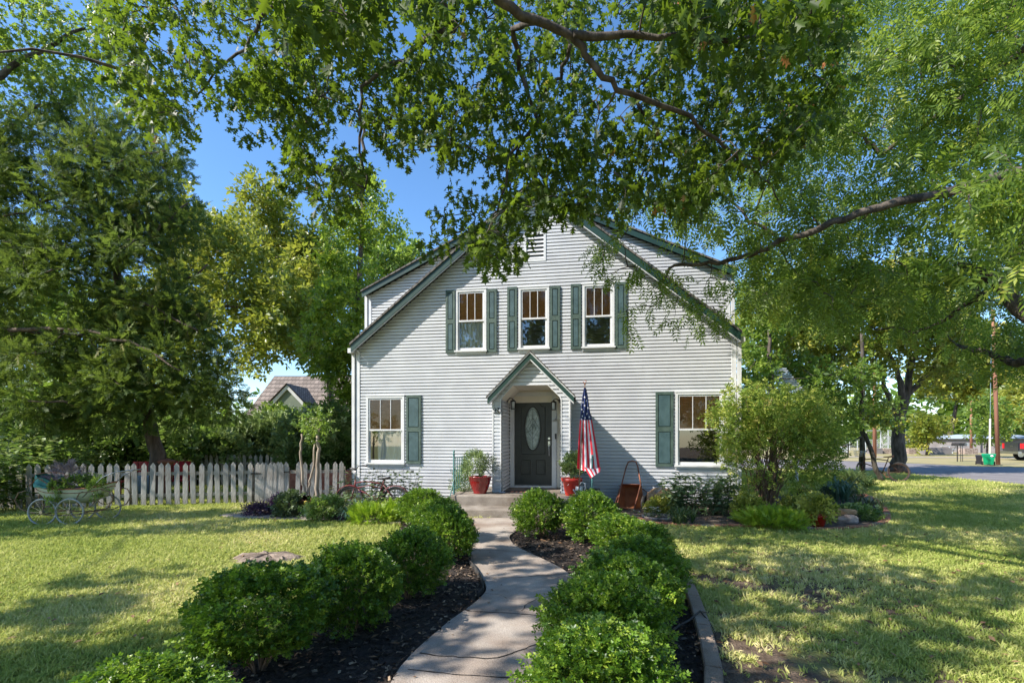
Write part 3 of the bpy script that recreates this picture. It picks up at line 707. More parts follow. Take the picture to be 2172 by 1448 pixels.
# number plate
q0 = HL(1045.8, 864.5, PV-.03); q1 = HL(1060.5, 875, PV-.03)
mb = MB(); mb.box(q0[0]+.008, q1[0], PV-.04, PV-.016, q1[1], q0[1]); npl = mb.build("number_plate", M['iron'], house)
fc = bpy.data.curves.new("digits", 'FONT'); fc.body = "224"; fc.size = (q0[1]-q1[1])*1.12; fc.align_x = 'CENTER'; fc.align_y = 'CENTER'; fc.extrude = .001; fc.offset = .0012
to = bpy.data.objects.new("house_number", fc); C.objects.link(to); bpy.context.view_layer.update()
me = bpy.data.meshes.new_from_object(to.evaluated_get(bpy.context.evaluated_depsgraph_get())); bpy.data.objects.remove(to)
me.materials.clear(); me.materials.append(M['trim']); to = bpy.data.objects.new("house_number", me); C.objects.link(to); to.parent = npl
to.rotation_euler = (rad(90), 0, 0); to.location = ((q0[0]+q1[0])/2+.004, PV-.0425, (q0[1]+q1[1])/2)

# ---- steps, rails
def HW(u, v, z=0): return Vector((u*CP+v*SP, HY-u*SP+v*CP, z))
def hthing(*a, u=0, v=0, z=0, **k): return thing(*a, loc=HW(u, v, z), rz=-PHI, **k)
sa = HL(959, 1052, -1.5)[0]; sb = HL(1278, 1046, -1.5)[0]
def roundslab(mb, a, b, v0, v1, z0, z1, r=.03):
    prof = [(v1, z0), (v0, z0), (v0, z1-r), (v0+r*.3, z1-r*.3), (v0+r, z1), (v1, z1)]
    vs = [(a, p[0], p[1]) for p in prof]+[(b, p[0], p[1]) for p in prof]; n = len(prof)
    mb.add(vs, [tuple(range(n)), tuple(range(2*n-1, n-1, -1))]+[(i, n+i, n+(i+1) % n, (i+1) % n) for i in range(n)])
st = tag(bpy.data.objects.new("porch_steps", None), "low concrete steps with rounded edges leading up to the front door", "steps"); C.objects.link(st); st.location = HW(0, 0); st.rotation_euler = (0, 0, -PHI)
mb = MB(); roundslab(mb, sa, sb, -1.62, -.03, 0, zF-.004); mb.build("landing", M['step'], st)
mb = MB(); roundslab(mb, sa+.10, sb-.12, -2.06, -1.624, -.02, .175); mb.build("lower_step", M['step'], st)
def railing(u, name, label, v0=-1.55, v1=-.12, H=.80, rev=False):
    r = hthing(name, label, "railing", u=u, v=0, z=zF, group="porch railings")
    mb = MB(); mb.tube([(0, v0, 0), (0, v0, H-.02)], .018, 8); mb.lathe([(0, .09), (.012, .08), (.022, .05), (.010, .02), (.03, .012), (.03, 0)], (0, v0, H-.02), 8)
    mb.tube([(0, v0+.01, .45), (-.06 if not rev else .06, v0-.02, .44), (-.05 if not rev else .05, v0-.03, .50)], .008, 6)
    mb.tube([(0, v0, .30), (-.02, v0-.10, .1), (-.05 if not rev else .05, v0-.16, -.10)], .010, 6); mb.build("newel_post", M['teal'], r)
    mb = MB(); mb.box(-.018, .018, v0, v1, H-.10, H-.085); mb.box(-.014, .014, v0, v1, .09, .105); mb.build("rail", M['teal'], r)
    n = 10
    base = None
    for k in range(1, n+1):
        v = v0+(v1-v0)*k/(n+.4)
        if base is None:
            mb = MB(); mb.tube([(0, 0, .105), (0, 0, H-.10)], .008, 6); base = mb.build("baluster", M['teal'], r); base.location = (0, v, 0)
        else:
            o = base.copy(); C.objects.link(o); o.parent = r; o.location = (0, v, 0)
railing(sa+.05, "porch_railing", "teal iron railing left of the porch beside the fluted red pot")
railing(HL(1256, 1040, -1.5)[0], "porch_railing", "teal iron railing right of the porch behind the hanging flag", H=.72, rev=True)
# ---------------------------------------------------------------- ground
def sheet(name, poly, z, m, kind="structure"):
    mb = MB(); mb.add([(p[0], p[1], z) for p in poly], [tuple(range(len(poly)))]); o = mb.build(name, m)
    if kind: o["kind"] = kind
    return o
def bez(pts, n=6):   # smooth curve through points
    pts = [Vector((p[0], p[1])) for p in pts]; out = []
    for i in range(len(pts)-1):
        p0 = pts[max(i-1, 0)]; p1 = pts[i]; p2 = pts[i+1]; p3 = pts[min(i+2, len(pts)-1)]
        for k in range(n):
            t = k/n; out.append(0.5*((2*p1)+(p2-p0)*t+(2*p0-5*p1+4*p2-p3)*t*t+(3*p1-p0-3*p2+p3)*t*t*t))
    out.append(pts[-1]); return out
g2 = lambda x, y: (G(x, y).x, G(x, y).y)
mb = MB(); n = 60
xs = [-300, -120, -60, -30]+[-20+i for i in range(41)]+[30, 60, 120, 300]; ys = [-60, -20, -6]+[i*1.0 for i in range(-2, 27)]+[40, 80, 160, 400]
vs = [(x, y, 0) for y in ys for x in xs]; k = len(xs)
mb.add(vs, [(j*k+i, j*k+i+1, (j+1)*k+i+1, (j+1)*k+i) for j in range(len(ys)-1) for i in range(k-1)])
lawn = structure(mb.build("lawn", M['lawn']))
# road on the right and the park field beyond
rn = [(6, 28.3), (10, 24.4)]+[g2(1760, 996), g2(1850, 998), g2(1950, 1008), g2(2050, 1017), g2(2172, 1029), (18.5, 12.5), (24, 9), (34, 2)]
rf = [(60, 14), (44, 20.0), (30, 23.6), g2(2172, 991), g2(2080, 989), g2(1950, 983), g2(1760, 976), (14, 36), (4, 42)]
road = sheet("road", rn+rf, .008, M['asphalt'])
sheet("field", [(g2(1950, 983)[0]-18, 42), (14, 36.2)]+[(p[0]+.1, p[1]+.5) for p in [g2(1760, 976), g2(1950, 983), g2(2080, 989), g2(2172, 991), (30, 23.6), (44, 20), (60, 14)]]+[(240, 40), (240, 190), (-40, 190), (-20, 60)], .010, M['field'])
sheet("pavement", [g2(1760, 969), g2(2172, 972.5), g2(2172, 970.3), g2(1760, 967.4)], .016, M['path'])
# path
PL = [g2(x, y) for x, y in [(1001, 1101), (1011, 1130), (1002, 1167), (999, 1194), (1014, 1215), (1031, 1249), (1022, 1270), (990, 1297), (941, 1334), (850, 1422)]]+[(-.72, 2.2), (-.95, 1.2), (-1.1, .2)]
PR = [g2(x, y) for x, y in [(1100, 1101), (1095, 1126), (1081, 1141), (1094, 1161), (1148, 1188), (1194, 1212), (1222, 1238), (1230, 1262), (1218, 1300), (1190, 1350), (1160, 1400)]]+[(.15, 2.2), (.05, 1.2), (-.1, .2)]
PLs, PRs = bez(PL), bez(PR); pathpoly = [tuple(p) for p in PLs]+[tuple(p) for p in PRs[::-1]]
mb = MB(); mb.slab([(p[0], p[1]) for p in pathpoly[::-1]], -.03, .03); pth = structure(mb.build("path", M['path']))
# cracks and joints
def crack(pts, wd, seed, jit=.02):
    r = random.Random(seed); P = [Vector(g2(*p)) for p in pts]; out = []
    for i in range(len(P)-1):
        n = max(2, int((P[i+1]-P[i]).length/.05))
        for k in range(n):
            p = P[i].lerp(P[i+1], k/n); out.append((p.x+r.uniform(-jit, jit), p.y+r.uniform(-jit, jit)))
    out.append(tuple(P[-1])); mbk = MB()
    for i in range(len(out)-1):
        a, b = Vector(out[i]), Vector(out[i+1]); d = (b-a).normalized(); q = Vector((-d.y, d.x))*wd*r.uniform(.5, 1.2)
        mbk.add([(a.x-q.x, a.y-q.y, .0335), (b.x-q.x, b.y-q.y, .0335), (b.x+q.x, b.y+q.y, .0335), (a.x+q.x, a.y+q.y, .0335)], [(0,1,2,3)])
    return mbk
mb = MB()
for pts, wd, jit in [([(890, 1395), (925, 1402), (1060, 1405), (1112, 1383), (1150, 1370)], .005, .014), ([(1030, 1231), (1100, 1230), (1205, 1222)], .004, .0), ([(992, 1304), (1080, 1307), (1200, 1318)], .005, .004),
                     ([(1105, 1304), (1120, 1287), (1140, 1277), (1165, 1271), (1200, 1268)], .004, .015), ([(1030, 1265), (1060, 1268), (1075, 1276)], .003, .01), ([(866, 1429), (960, 1440), (1060, 1447), (1150, 1449)], .005, .003),
                     ([(1003, 1170), (1060, 1172), (1125, 1176)], .005, 0), ([(1135, 1225), (1180, 1231), (1200, 1228)], .003, .008), ([(1008, 1130), (1088, 1132)], .006, 0)]:
    k = crack(pts, wd, len(pts)*7, jit); mb.add(k.v, k.f)
structure(mb.build("path_joints", M['crack']))
# mulch beds left and right of the path
mulchL = [tuple(p) for p in PLs]+[(-1.5, .2), (-1.75, 1.6)]+[g2(x, y) for x, y in [(430, 1440), (560, 1370), (680, 1280), (780, 1210), (830, 1160), (845, 1125), (858, 1102)]]
curbline = bez([g2(1400, 1165), g2(1425, 1200), g2(1455, 1240), g2(1485, 1320), g2(1515, 1448), (.87, 2.0), (.80, 1.0), (.76, .2)])
mulchR = [tuple(p) for p in PRs]+[(.76, .2), (.80, 1.0), (.87, 2.0)]+[g2(x, y) for x, y in [(1515, 1448), (1485, 1320), (1455, 1240), (1425, 1200), (1400, 1165), (1385, 1120), (1280, 1085), (1170, 1100)]]
sheet("mulch_bed", mulchL, .006, M['soil']); sheet("mulch_bed", mulchR, .006, M['soil'])
# concrete curb of separate blocks
cb_ = thing("garden_curb", "weathered concrete block curb curving along the mulch right of the path", "edging")
acc = [Vector(p) for p in curbline]
def along(pts, step):
    out = [pts[0]]; need = step
    for i in range(len(pts)-1):
        a, b = pts[i], pts[i+1]; l = (b-a).length; pos = 0
        while l-pos >= need: pos += need; out.append(a.lerp(b, pos/l)); need = step
        need -= (l-pos)
    return out
pts = along(acc, .34)
for i in range(len(pts)-1):
    a, b = pts[i], pts[i+1]; d = (b-a).normalized(); a2 = a+d*.004; b2 = b-d*.004; q = Vector((-d.y, d.x))*.052
    mb = MB(); z = .075+random.uniform(-.004, .004)
    mb.slab([tuple(a2-q), tuple(b2-q), tuple(b2+q), tuple(a2+q)], -.02, z-.01); mb.slab([tuple(a2-q*.86), tuple(b2-q*.86), tuple(b2+q*.86), tuple(a2+q*.86)], z-.0098, z)
    mb.build("curb_block", M['curb'], cb_)
# thin metal edging on the left curve of the path
mb = MB(); e = [p for p in PLs if 4.2 < p.y < 5.8]
for i in range(len(e)-1):
    a, b = e[i], e[i+1]; mb.quad((a.x-.03, a.y, 0), (b.x-.03, b.y, 0), (b.x-.03, b.y, .07), (a.x-.03, a.y, .07)); mb.quad((a.x-.022, a.y, .07), (b.x-.022, b.y, .07), (b.x-.022, b.y, 0), (a.x-.022, a.y, 0)); mb.quad((a.x-.03, a.y, .07), (b.x-.03, b.y, .07), (b.x-.022, b.y, .07), (a.x-.022, a.y, .07))
tag(mb.build("metal_edging", M['rubber']), "thin dark metal edging at the bend of the path's left side", "edging")
# flower bed left of the steps with a flat concrete border
bl_out = bez([g2(466, 1096), g2(500, 1101), g2(600, 1104), g2(700, 1107), g2(780, 1110), g2(850, 1114)])
bl_back = [g2(850, 1104), g2(780, 1101.5), g2(700, 1099), g2(600, 1096), g2(540, 1092)]
bedL = [tuple(p) for p in bl_back[::-1]]+[(-2.0, 8.3), (-1.25, 8.6), (-1.2, 10.6), (-3.6, 11.0), (-3.9, 10.85), (-5.6, 10.4), g2(520, 1078)]
sheet("flower_bed", bedL, .012, M['bedsoil'])
mb = MB(); mb.slab([tuple(p) for p in bl_out]+[tuple(p) for p in bl_back]+[g2(530, 1085), g2(495, 1090)], -.02, .04); tag(mb.build("bed_border", M['path']), "flat pale concrete border in front of the left flower bed", "edging")
# right bed with brick border
arc = bez([g2(1340, 1098), g2(1385, 1112), g2(1450, 1117), g2(1560, 1119), g2(1700, 1124), g2(1800, 1123), g2(1872, 1112), g2(1880, 1090), g2(1850, 1060), g2(1790, 1035)])
bedR = [tuple(p) for p in arc]+[(6.2, 11.5), (5.3, 9.9), (1.9, 10.4), (1.9, 8.5)]
sheet("flower_bed", bedR, .012, M['bedsoil'])
be = thing("brick_edging", "curved row of reddish bricks edging the bed right of the house front", "edging")
pts = along([Vector(p) for p in arc], .21)
for i in range(len(pts)-1):
    a, b = pts[i], pts[i+1]; d = (b-a).normalized(); q = Vector((-d.y, d.x))*.05; a2 = a+d*.006; b2 = b-d*.006
    mb = MB(); mb.slab([tuple(a2-q), tuple(b2-q), tuple(b2+q), tuple(a2+q)], -.02, .055+random.uniform(-.012, .012)); mb.build("brick", M['brick'] if i % 7 else M['curb'], be)
# stump in the lawn
def rock(name, c, s, m, label, cat="rock", seed=0, rz=0, group=None, flat=1, parent=None):
    r = random.Random(seed); bm_v = []; n, k = 40, 22; off = [Vector([r.uniform(-1, 1) for _ in range(3)]).normalized() for _ in range(14)]; am = [r.uniform(-.22, .26) for _ in off]
    mb = MB()
    for i in range(k+1):
        th = math.pi*i/k
        for j in range(n):
            p = Vector((math.sin(th)*math.cos(2*math.pi*j/n), math.sin(th)*math.sin(2*math.pi*j/n), math.cos(th)))
            f = 1+sum(a*max(0, p.dot(o))**3 for a, o in zip(am, off))+.30*mnoise.fractal(p*2.3+Vector((seed*3.1, 0, 0)), .8, 2.1, 4)*.5+r.uniform(-.01, .01)
            q = p*f; mx_ = max(abs(q.x), abs(q.y), abs(q.z)); q = q*(1-.25)+q/mx_*.25*f
            bm_v.append((q.x*s[0], q.y*s[1], max(q.z, -.6)*s[2]*flat+s[2]*.55))
    fs = [(i*n+j, i*n+(j+1) % n, (i+1)*n+(j+1) % n, (i+1)*n+j) for i in range(k) for j in range(n)]
    mb.add(bm_v, [tuple(reversed(f)) for f in fs]); o = mb.build(name, m, parent, True); o.location = c; o.rotation_euler = (0, 0, rz)
    if label: tag(o, label, cat, group)
    return o
def stump():
    r = random.Random(4); mb = MB(); n = 34; rings_ = [(1.0, .0), (.86, .045), (.7, .075), (.35, .085), (.0, .08)]
    ang = [1+.13*math.sin(3*t*2*math.pi/n)+.09*math.sin(7*t*2*math.pi/n)+r.uniform(-.05, .05) for t in range(n)]
    for k, (f, z) in enumerate(rings_):
        for j in range(n):
            t = 2*math.pi*j/n; mb.v.append((f*ang[j]*.40*math.cos(t), f*ang[j]*.25*math.sin(t), z*.7+r.uniform(-.02, .015)*(k > 0)))
    for k in range(4):
        for j in range(n): mb.f.append([k*n+j, k*n+(j+1) % n, (k+1)*n+(j+1) % n, (k+1)*n+j]); mb.m.append(0)
    o = mb.build("tree_stump", M['stump']); o.location = G(568, 1185); tag(o, "low weathered tree stump cut flush in the left lawn", "stump")
stump()

# ---------------------------------------------------------------- picket fence
F0 = Vector((-3.86, 10.9, 0)); FD = Vector((-1, -.213, 0)).normalized(); FR = math.atan2(FD.y, FD.x)
def picket_mesh(h=.93, w=.095, seed=0):
    mb = MB(); mb.prism([(-w/2, .03), (w/2, .03), (w/2, h-.07), (0, h), (-w/2, h-.07)], -.011, .011); return mb
pk = picket_mesh()
def fence_run(name, label, s0, s1, cat="fence", gap=.158, z=0, origin=F0, dirv=FD, group=None, h=.93):
    base = origin+dirv*s0; f = thing(name, label, cat, loc=(base.x, base.y, z), rz=math.atan2(dirv.y, dirv.x), group=group)
    n = int(round((s1-s0)/gap)); first = None
    for i in range(n):
        if first is None: first = picket_mesh(h).build("picket", M['fence'], f); o = first
        else: o = first.copy(); C.objects.link(o); o.parent = f
        o.location = ((i+.5)*gap+random.uniform(-.006, .006), .0, random.uniform(-.012, .012)); o.rotation_euler = (random.uniform(-.02, .02), random.uniform(-.03, .03), random.uniform(-.05, .05))
    for zz in (.24, .70):
        mb = MB(); mb.box(.0, s1-s0, -.052, -.013, zz-.035, zz+.035); mb.build("rail", M['rail'], f)
    q = 0.05
    while q < s1-s0: 
        mb = MB(); mb.box(q-.04, q+.04, -.135, -.053, 0, .80); mb.build("post", M['rail'], f); q += 2.4
    return f
def s_of(x):   # distance along the fence for a picture column
    a = (x-1086)/1000.0; # F0 + s FD = t (a,1)
    d = FD.x-a*FD.y; return (a*F0.y-F0.x)/d
gs0, gs1 = s_of(614), s_of(539)
fence_run("picket_fence", "short run of white picket fence between the garden gate and the house corner", 0, gs0-.02)
gate = fence_run("garden_gate", "white picket gate with metal hinges in the fence", gs0+.02, gs1-.02, "gate", gap=(gs1-gs0-.04)/8)
mb = MB()
for zz in (.24, .70):
    mb = MB(); mb.box(-.03, .12, .012, .018, zz-.012, zz+.012); mb.tube([(-.02, .016, zz-.03), (-.02, .016, zz+.03)], .009, 6); mb.build("hinge", M['rubber'], gate)
mb = MB(); mb.box(gs1-gs0-.16, gs1-gs0+.04, .012, .02, .66, .69); mb.build("latch", M['rubber'], gate)
fence_run("picket_fence", "long weathered white picket fence running left from the gate behind the pram", gs1+.02, s_of(-60))
fence_run("picket_fence", "white picket fence farther back across the yard, seen through the front one", 0, 9.6, origin=Vector((-4.6, 14.2, 0)), dirv=Vector((-1, .02, 0)).normalized(), gap=.17, h=.98)
# ---------------------------------------------------------------- things behind the fence
def bench_red(x, Y, label, rz=0):
    b = thing("garden_chair", label, "chair", (S(x, 930, Y).x, Y, 0), rz, group="red chairs behind the fence")
    mb = MB(); mb.box(-.27, .27, -.25, .22, .36, .40); mb.build("seat", M['redpaint'], b)
    mb = MB()
    for k in range(4): mb.box(-.27+.14*k, -.15+.14*k, .22, .25, .40, .86)
    mb.build("backrest", M['redpaint'], b)
    for sx in (-1, 1):
        for y0 in (-.23, .19): mb = MB(); mb.box(sx*.26-.025, sx*.26+.025, y0, y0+.05, 0, .36); mb.build("leg", M['redpaint'], b)
        mb = MB(); mb.box(sx*.29-.04, sx*.29+.04, -.26, .24, .56, .585); mb.box(sx*.29-.02, sx*.29+.02, -.25, -.20, .40, .56); mb.build("armrest", M['redpaint'], b)
    return b
bench_red(290, 12.0, "red wooden garden chair behind the fence nearest the pram")
bench_red(372, 12.2, "red wooden garden chair behind the fence in front of the cedar trunk", .3)
o = rock("x", (0,0,0), (.1,.1,.1), M['stone'], None) ; bpy.data.objects.remove(o)
mb = MB(); mb.lathe([(0, 0), (.16, 0), (.16, .05), (.08, .1), (.07, .75), (.10, .8), (.19, .86), (.2, .90), (.14, .93), (0, .97)], (0,0,0), 16); o = mb.build("chimenea", M['rust'], None, True); o.location = (S(378, 0, 12.0).x, 11.6, 0); tag(o, "brown round-topped iron post standing just behind the picket fence", "post")
mb = MB(); mb.lathe([(0, 0), (.22, 0), (.26, .5), (.27, .55), (.24, .55), (0, .5)], (0,0,0), 18); o = mb.build("plastic_tub", M['bluewhite'], None, True); o.location = (S(316, 0, 11.7).x, 11.7, 0); tag(o, "pale blue plastic tub behind the picket fence", "tub")
mb = MB(); mb.box(-1.35, 1.35, -.1, .1, 0, .62); o = mb.build("brick_wall", M['brickwall']); o.location = (S(668, 0, 12.2).x, 12.4, 0); tag(o, "low orange brick wall seen through the fence beside the house", "wall")

# ---------------------------------------------------------------- bicycles
def bicycle(name, label, loc, rz, paint, basket=False, hbz=1.0, fender=True, lean=0, steer=0, seatm=None):
    b = thing(name, label, "bicycle", loc, rz); b.rotation_euler = (lean, 0, rz)
    R = .33; fw = Vector((-.54, 0, R)); rw = Vector((.54, 0, R)); bb = Vector((.08, 0, .29)); st_ = Vector((.24, 0, .72)); hd = Vector((-.40, 0, .74)); hl = Vector((-.43, 0, .62))
    def wheel(c, ax):
        mb = MB(); mb.ring((0,0,0), (0,1,0), R-.02, .024, 36, 8); wv = mb.build("wheel", M['rubber'], b, True); wv.location = c
        mb = MB(); mb.ring((0,0,0), (0,1,0), R-.055, .012, 36, 5)
        for k in range(20):
            t = 2*math.pi*k/20; mb.tube([(0, (-1)**k*.02, 0), ((R-.055)*math.cos(t), 0, (R-.055)*math.sin(t))], .0022, 3, cap=False)
        mb.tube([(0, -.05, 0), (0, .05, 0)], .02, 8); mb.build("rim", M['chrome'] if fender else M['rustd'], wv)
        if steer and ax: wv.rotation_euler = (0, 0, steer)
        return wv
    wheel(fw, 1); wheel(rw, 0)
    mb = MB(); t = .016
    mb.tube([hd, hd.lerp(st_, .35)+Vector((0, 0, .045)), hd.lerp(st_, .75)+Vector((0, 0, .02)), st_], t, 8)
    mb.tube([hl, hl.lerp(st_, .5)+Vector((0, 0, .01)), st_-Vector((0, 0, .10))], t*.8, 8) if fender else None
    mb.tube([hl, hl.lerp(bb, .5)+Vector((.02, 0, .05)), bb], t*1.1, 8); mb.tube([bb, st_, st_+Vector((.03, 0, .09))], t, 8)
    for s in (-.05, .05):
        mb.tube([bb, rw+Vector((0, s, 0))], t*.6, 6); mb.tube([st_, rw+Vector((0, s, 0))], t*.6, 6); 
    mb.tube([hl-Vector((0, 0, .02)), hd+Vector((-.0, 0, .06))], t*1.3, 8); mb.build("frame", paint, b, True)
    mb = MB()
    for s in (-.05, .05): mb.tube([hl, fw+Vector((0, s, 0))], t*.7, 6)
    fk = mb.build("fork", paint, b, True)
    if fender:
        for c, a0, nm in ((fw, 0.2, 0), (rw, .2, 0)):
            mb = MB(); vs = []; n = 16
            for i in range(n+1):
                a = math.radians(10)+math.radians(160)*i/n
                for dy, dr in ((-.035, -.012), (0, .006), (.035, -.012)): vs.append((c.x+(R+.03+dr)*math.cos(a), dy, c.z+(R+.03+dr)*math.sin(a)))
            mb.add(vs, [(3*i+j, 3*i+j+1, 3*i+j+4, 3*i+j+3) for i in range(n) for j in (0, 1)]); mb.build("mudguard", paint, b, True)
    mb = MB(); h0 = hd+Vector((.0, 0, .06)); top = Vector((-.40, 0, hbz-.02))
    mb.tube([h0, top], .011, 8); mb.tube([top+Vector((.16, -.30, .05)), top+Vector((.0, -.27, .07)), top+Vector((-.06, -.1, .01)), top, top+Vector((-.06, .1, .01)), top+Vector((.0, .27, .07)), top+Vector((.16, .30, .05))], .011, 8)
    hb = mb.build("handlebar", M['chrome'], b, True)
    mb = MB()
    for s in (-1, 1): mb.tube([top+Vector((.16, s*.30, .05)), top+Vector((.05, s*.28, .066))], .017, 8)
    mb.build("grip", M['rubber'], hb, True)
    mb = MB(); sp = st_+Vector((.05, 0, .12))
    mb.add([(sp.x-.16, -.02, sp.z+.01), (sp.x-.16, .02, sp.z+.01), (sp.x-.02, .05, sp.z+.02), (sp.x+.10, .10, sp.z+.045), (sp.x+.13, 0, sp.z+.055), (sp.x+.10, -.10, sp.z+.045), (sp.x-.02, -.05, sp.z+.02),
            (sp.x-.16, -.01, sp.z-.02), (sp.x-.16, .01, sp.z-.02), (sp.x-.02, .03, sp.z-.02), (sp.x+.10, .07, sp.z-.01), (sp.x+.12, 0, sp.z+.0), (sp.x+.10, -.07, sp.z-.01), (sp.x-.02, -.03, sp.z-.02)],
           [(0,1,2,3,4,5,6), (13,12,11,10,9,8,7)]+[(i, 7+i, 7+(i+1) % 7, (i+1) % 7) for i in range(7)]); mb.build("saddle", seatm or M['rubber'], b)
    mb = MB(); mb.ring(bb, (0,1,0), .09, .006, 24, 4); mb.tube([bb+Vector((0, -.07, 0)), bb+Vector((.1, -.07, -.12))], .009, 6); mb.tube([bb+Vector((0, .07, 0)), bb+Vector((-.1, .07, .12))], .009, 6); mb.box(bb.x+.06, bb.x+.14, -.15, -.07, bb.z-.135, bb.z-.115); mb.box(bb.x-.14, bb.x-.06, .07, .15, bb.z+.115, bb.z+.135); mb.build("crankset", M['rust'], b)
    if basket:
        mb = MB(); c = Vector((-.58, 0, hbz-.15))
        for z, s in ((0, .11), (.09, .13), (.18, .15)): mb.tube([c+Vector((-s*.7, -s, z)), c+Vector((s*.7, -s, z)), c+Vector((s*.7, s, z)), c+Vector((-s*.7, s, z)), c+Vector((-s*.7, -s, z))], .005, 4)
        for i in range(-2, 3):
            for s in (-1, 1): mb.tube([c+Vector((s*.077, i*.05, 0)), c+Vector((s*.105, i*.07, .18))], .003, 4); mb.tube([c+Vector((i*.035, s*.11, 0)), c+Vector((i*.05, s*.15, .18))], .003, 4)
        mb.build("basket", M['chrome'], b)
    return b
bicycle("bicycle", "old red bicycle with mudguards standing in the plants under the left window", (-2.72, 9.25, -.05), -.10, M['redbike'], hbz=1.06, lean=.06).scale = (.86, .86, .86)
bb_ = G(1866, 1021); bicycle("bicycle", "rusty brown bicycle with wire basket leaning on the slim trunk on the right lawn", (bb_.x, bb_.y, 0), -.32, M['rustd'], basket=True, fender=False, hbz=1.0, lean=-.08, steer=.9, seatm=M['rustd'])

# ---------------------------------------------------------------- pram
def pram():
    p = G(140, 1113); b = thing("pram", "vintage cream pram with teal hood used as a planter on the left lawn", "pram", (p.x-.08, p.y+.25, 0), .10)
    # boat-shaped body
    mb = MB(); n = 28; prof = [(0, .0, .34), (.45, .5, .345), (.78, .80, .40), (.95, .95, .50), (1.0, 1.0, .60)]
    for (fx, fy, z) in prof:
        for j in range(n):
            t = 2*math.pi*j/n; sx = math.cos(t); sy = math.sin(t); sx = math.copysign(abs(sx)**.8, sx)
            mb.v.append((sx*.62*fx+.02, sy*.24*fy, z+.10*abs(sx*fx)**3))
    k = len(prof)
    for i in range(k-1):
        for j in range(n): mb.f.append([i*n+j, i*n+(j+1) % n, (i+1)*n+(j+1) % n, (i+1)*n+j]); mb.m.append(0)
    mb.build("body", M['pale'], b, True)
    mb = MB(); pts = []
    for j in range(n+1):
        t = 2*math.pi*j/n; sx = math.cos(t); sx = math.copysign(abs(sx)**.8, sx); pts.append((sx*.625+.02, math.sin(t)*.245, .60+.10*abs(sx)**3))
    mb.tube(pts, .011, 6); mb.tube([(q[0]*.97, q[1]*.97, q[2]-.07) for q in pts], .006, 5); mb.build("rim", M['rust'], b, True)
    mb = MB(); mb.add([(q[0]*.97, q[1]*.95, q[2]-.04) for q in pts[:-1]], [tuple(range(n))]); mb.build("planting_soil", M['soil'], b)
    # folded hood
    mb = MB(); n2 = 14
    for i in range(6):
        a = i/5; zz = .60+.035*i+.03*math.sin(i*2.3); xx = -.60+.10*a
        for j in range(n2+1):
            t = math.pi*j/n2; mb.v.append((-.22-(.40-.05*a)*math.sin(t)+.0*a, .235*math.cos(t), zz+.05*math.sin(t)*(1+a)+.012*math.sin(j*1.7+i)))
    for i in range(5):
        for j in range(n2): mb.f.append([i*(n2+1)+j, i*(n2+1)+j+1, (i+1)*(n2+1)+j+1, (i+1)*(n2+1)+j]); mb.m.append(0)
    hd = mb.build("hood", M['tealcloth'], b, True)
    for s in (-1, 1): mb = MB(); mb.tube([(-.52, s*.25, .66), (-.38, s*.26, .80), (-.12, s*.26, .62)], .007, 5); mb.build("hood_hinge", M['rust'], hd)
    mb = MB(); mb.tube([(-.42, -.2, .86), (-.2, -.2, .885), (-.02, -.2, .86), (.02, -.2, .80)], .006, 5); mb.build("hood_frame", M['rust'], hd)
    # springs, chassis
    mb = MB()
    for s in (-1, 1):
        y = s*.22
        for q in (-1, 1):
            cx = q*.60
            pts = [(cx-q*.02, y, .58), (cx+q*.10, y, .55), (cx+q*.16, y, .42), (cx+q*.08, y, .28), (cx-q*.12, y, .20), (cx-q*.35, y, .17), (0, y, .16)]
            mb.tube(pts, .009, 6)
        mb.ring((.33, y, .42), (0,1,0), .14, .007, 20, 5, a0=0, a1=5.2); mb.tube([(-.3, y, .36), (-.34, y, .22)], .008, 5)
    for x in (-.27, .27): mb.tube([(x, -.26, .19), (x, .26, .19)], .01, 6)
    mb.build("chassis", M['stem'], b, True)
    for x in (-.30, .12):
        for s in (-1, 1):
            R = .225; wx = x+(.22 if s > 0 else 0)
            mb = MB(); mb.ring((0,0,0), (0,1,0), R-.012, .015, 32, 6); wv = mb.build("wheel", M['pramgrey'], b, True); wv.location = (wx, s*.27, R)
            mb = MB(); mb.tube([(0, -.03, 0), (0, .03, 0)], .025, 8)
            for kk in range(12):
                t = 2*math.pi*kk/12; mb.tube([(0,0,0), ((R-.02)*math.cos(t), 0, (R-.02)*math.sin(t))], .0022, 3, cap=False)
            mb.build("spokes", M['chrome'], wv)
    mb = MB()
    for s in (-1, 1): mb.tube([(.30, s*.24, .46), (.48, s*.25, .66), (.62, s*.25, .80), (.80, s*.23, .88), (.94, s*.2, .90)], .009, 6)
    mb.tube([(.94, -.2, .90), (.99, 0, .905), (.94, .2, .90)], .013, 6); mb.build("handle", M['chrome'], b, True)
    return b
pr = pram()

# ---------------------------------------------------------------- pots, can, mat, flag, wheelbarrow
def pot(name, label, loc, prof, m, n=40, wob=None):
    r = thing(name, label, "plant pot", loc); mb = MB(); mb.lathe(prof, (0,0,0), n, wob=wob); mb.build("pot", m, r, True)
    top = [p for p in prof if p[1] == max(q[1] for q in prof)][0]
    mb = MB(); mb.lathe([(0, top[1]-.035), (top[0]-.03, top[1]-.035)], (0,0,0), 20); mb.build("potting_soil", M['soil'], r)
    return r
zt0 = zF-.004
pl = HL(1018, 1046, -1.30); p = HW(pl[0], -1.30, zt0)
pot1 = pot("plant_pot", "glossy dark red pot with slanting flutes, left of the front door", p, [(0, 0), (.125, 0), (.135, .012), (.13, .03), (.165, .10), (.195, .20), (.21, .255), (.212, .262), (.222, .27), (.222, .32), (.232, .325), (.232, .345), (.21, .345), (.205, .28), (0, .27)], M['redpot'], 96, lambda t, z: .022*math.sin(26*t+z*26) if .04 < z < .25 else 0)
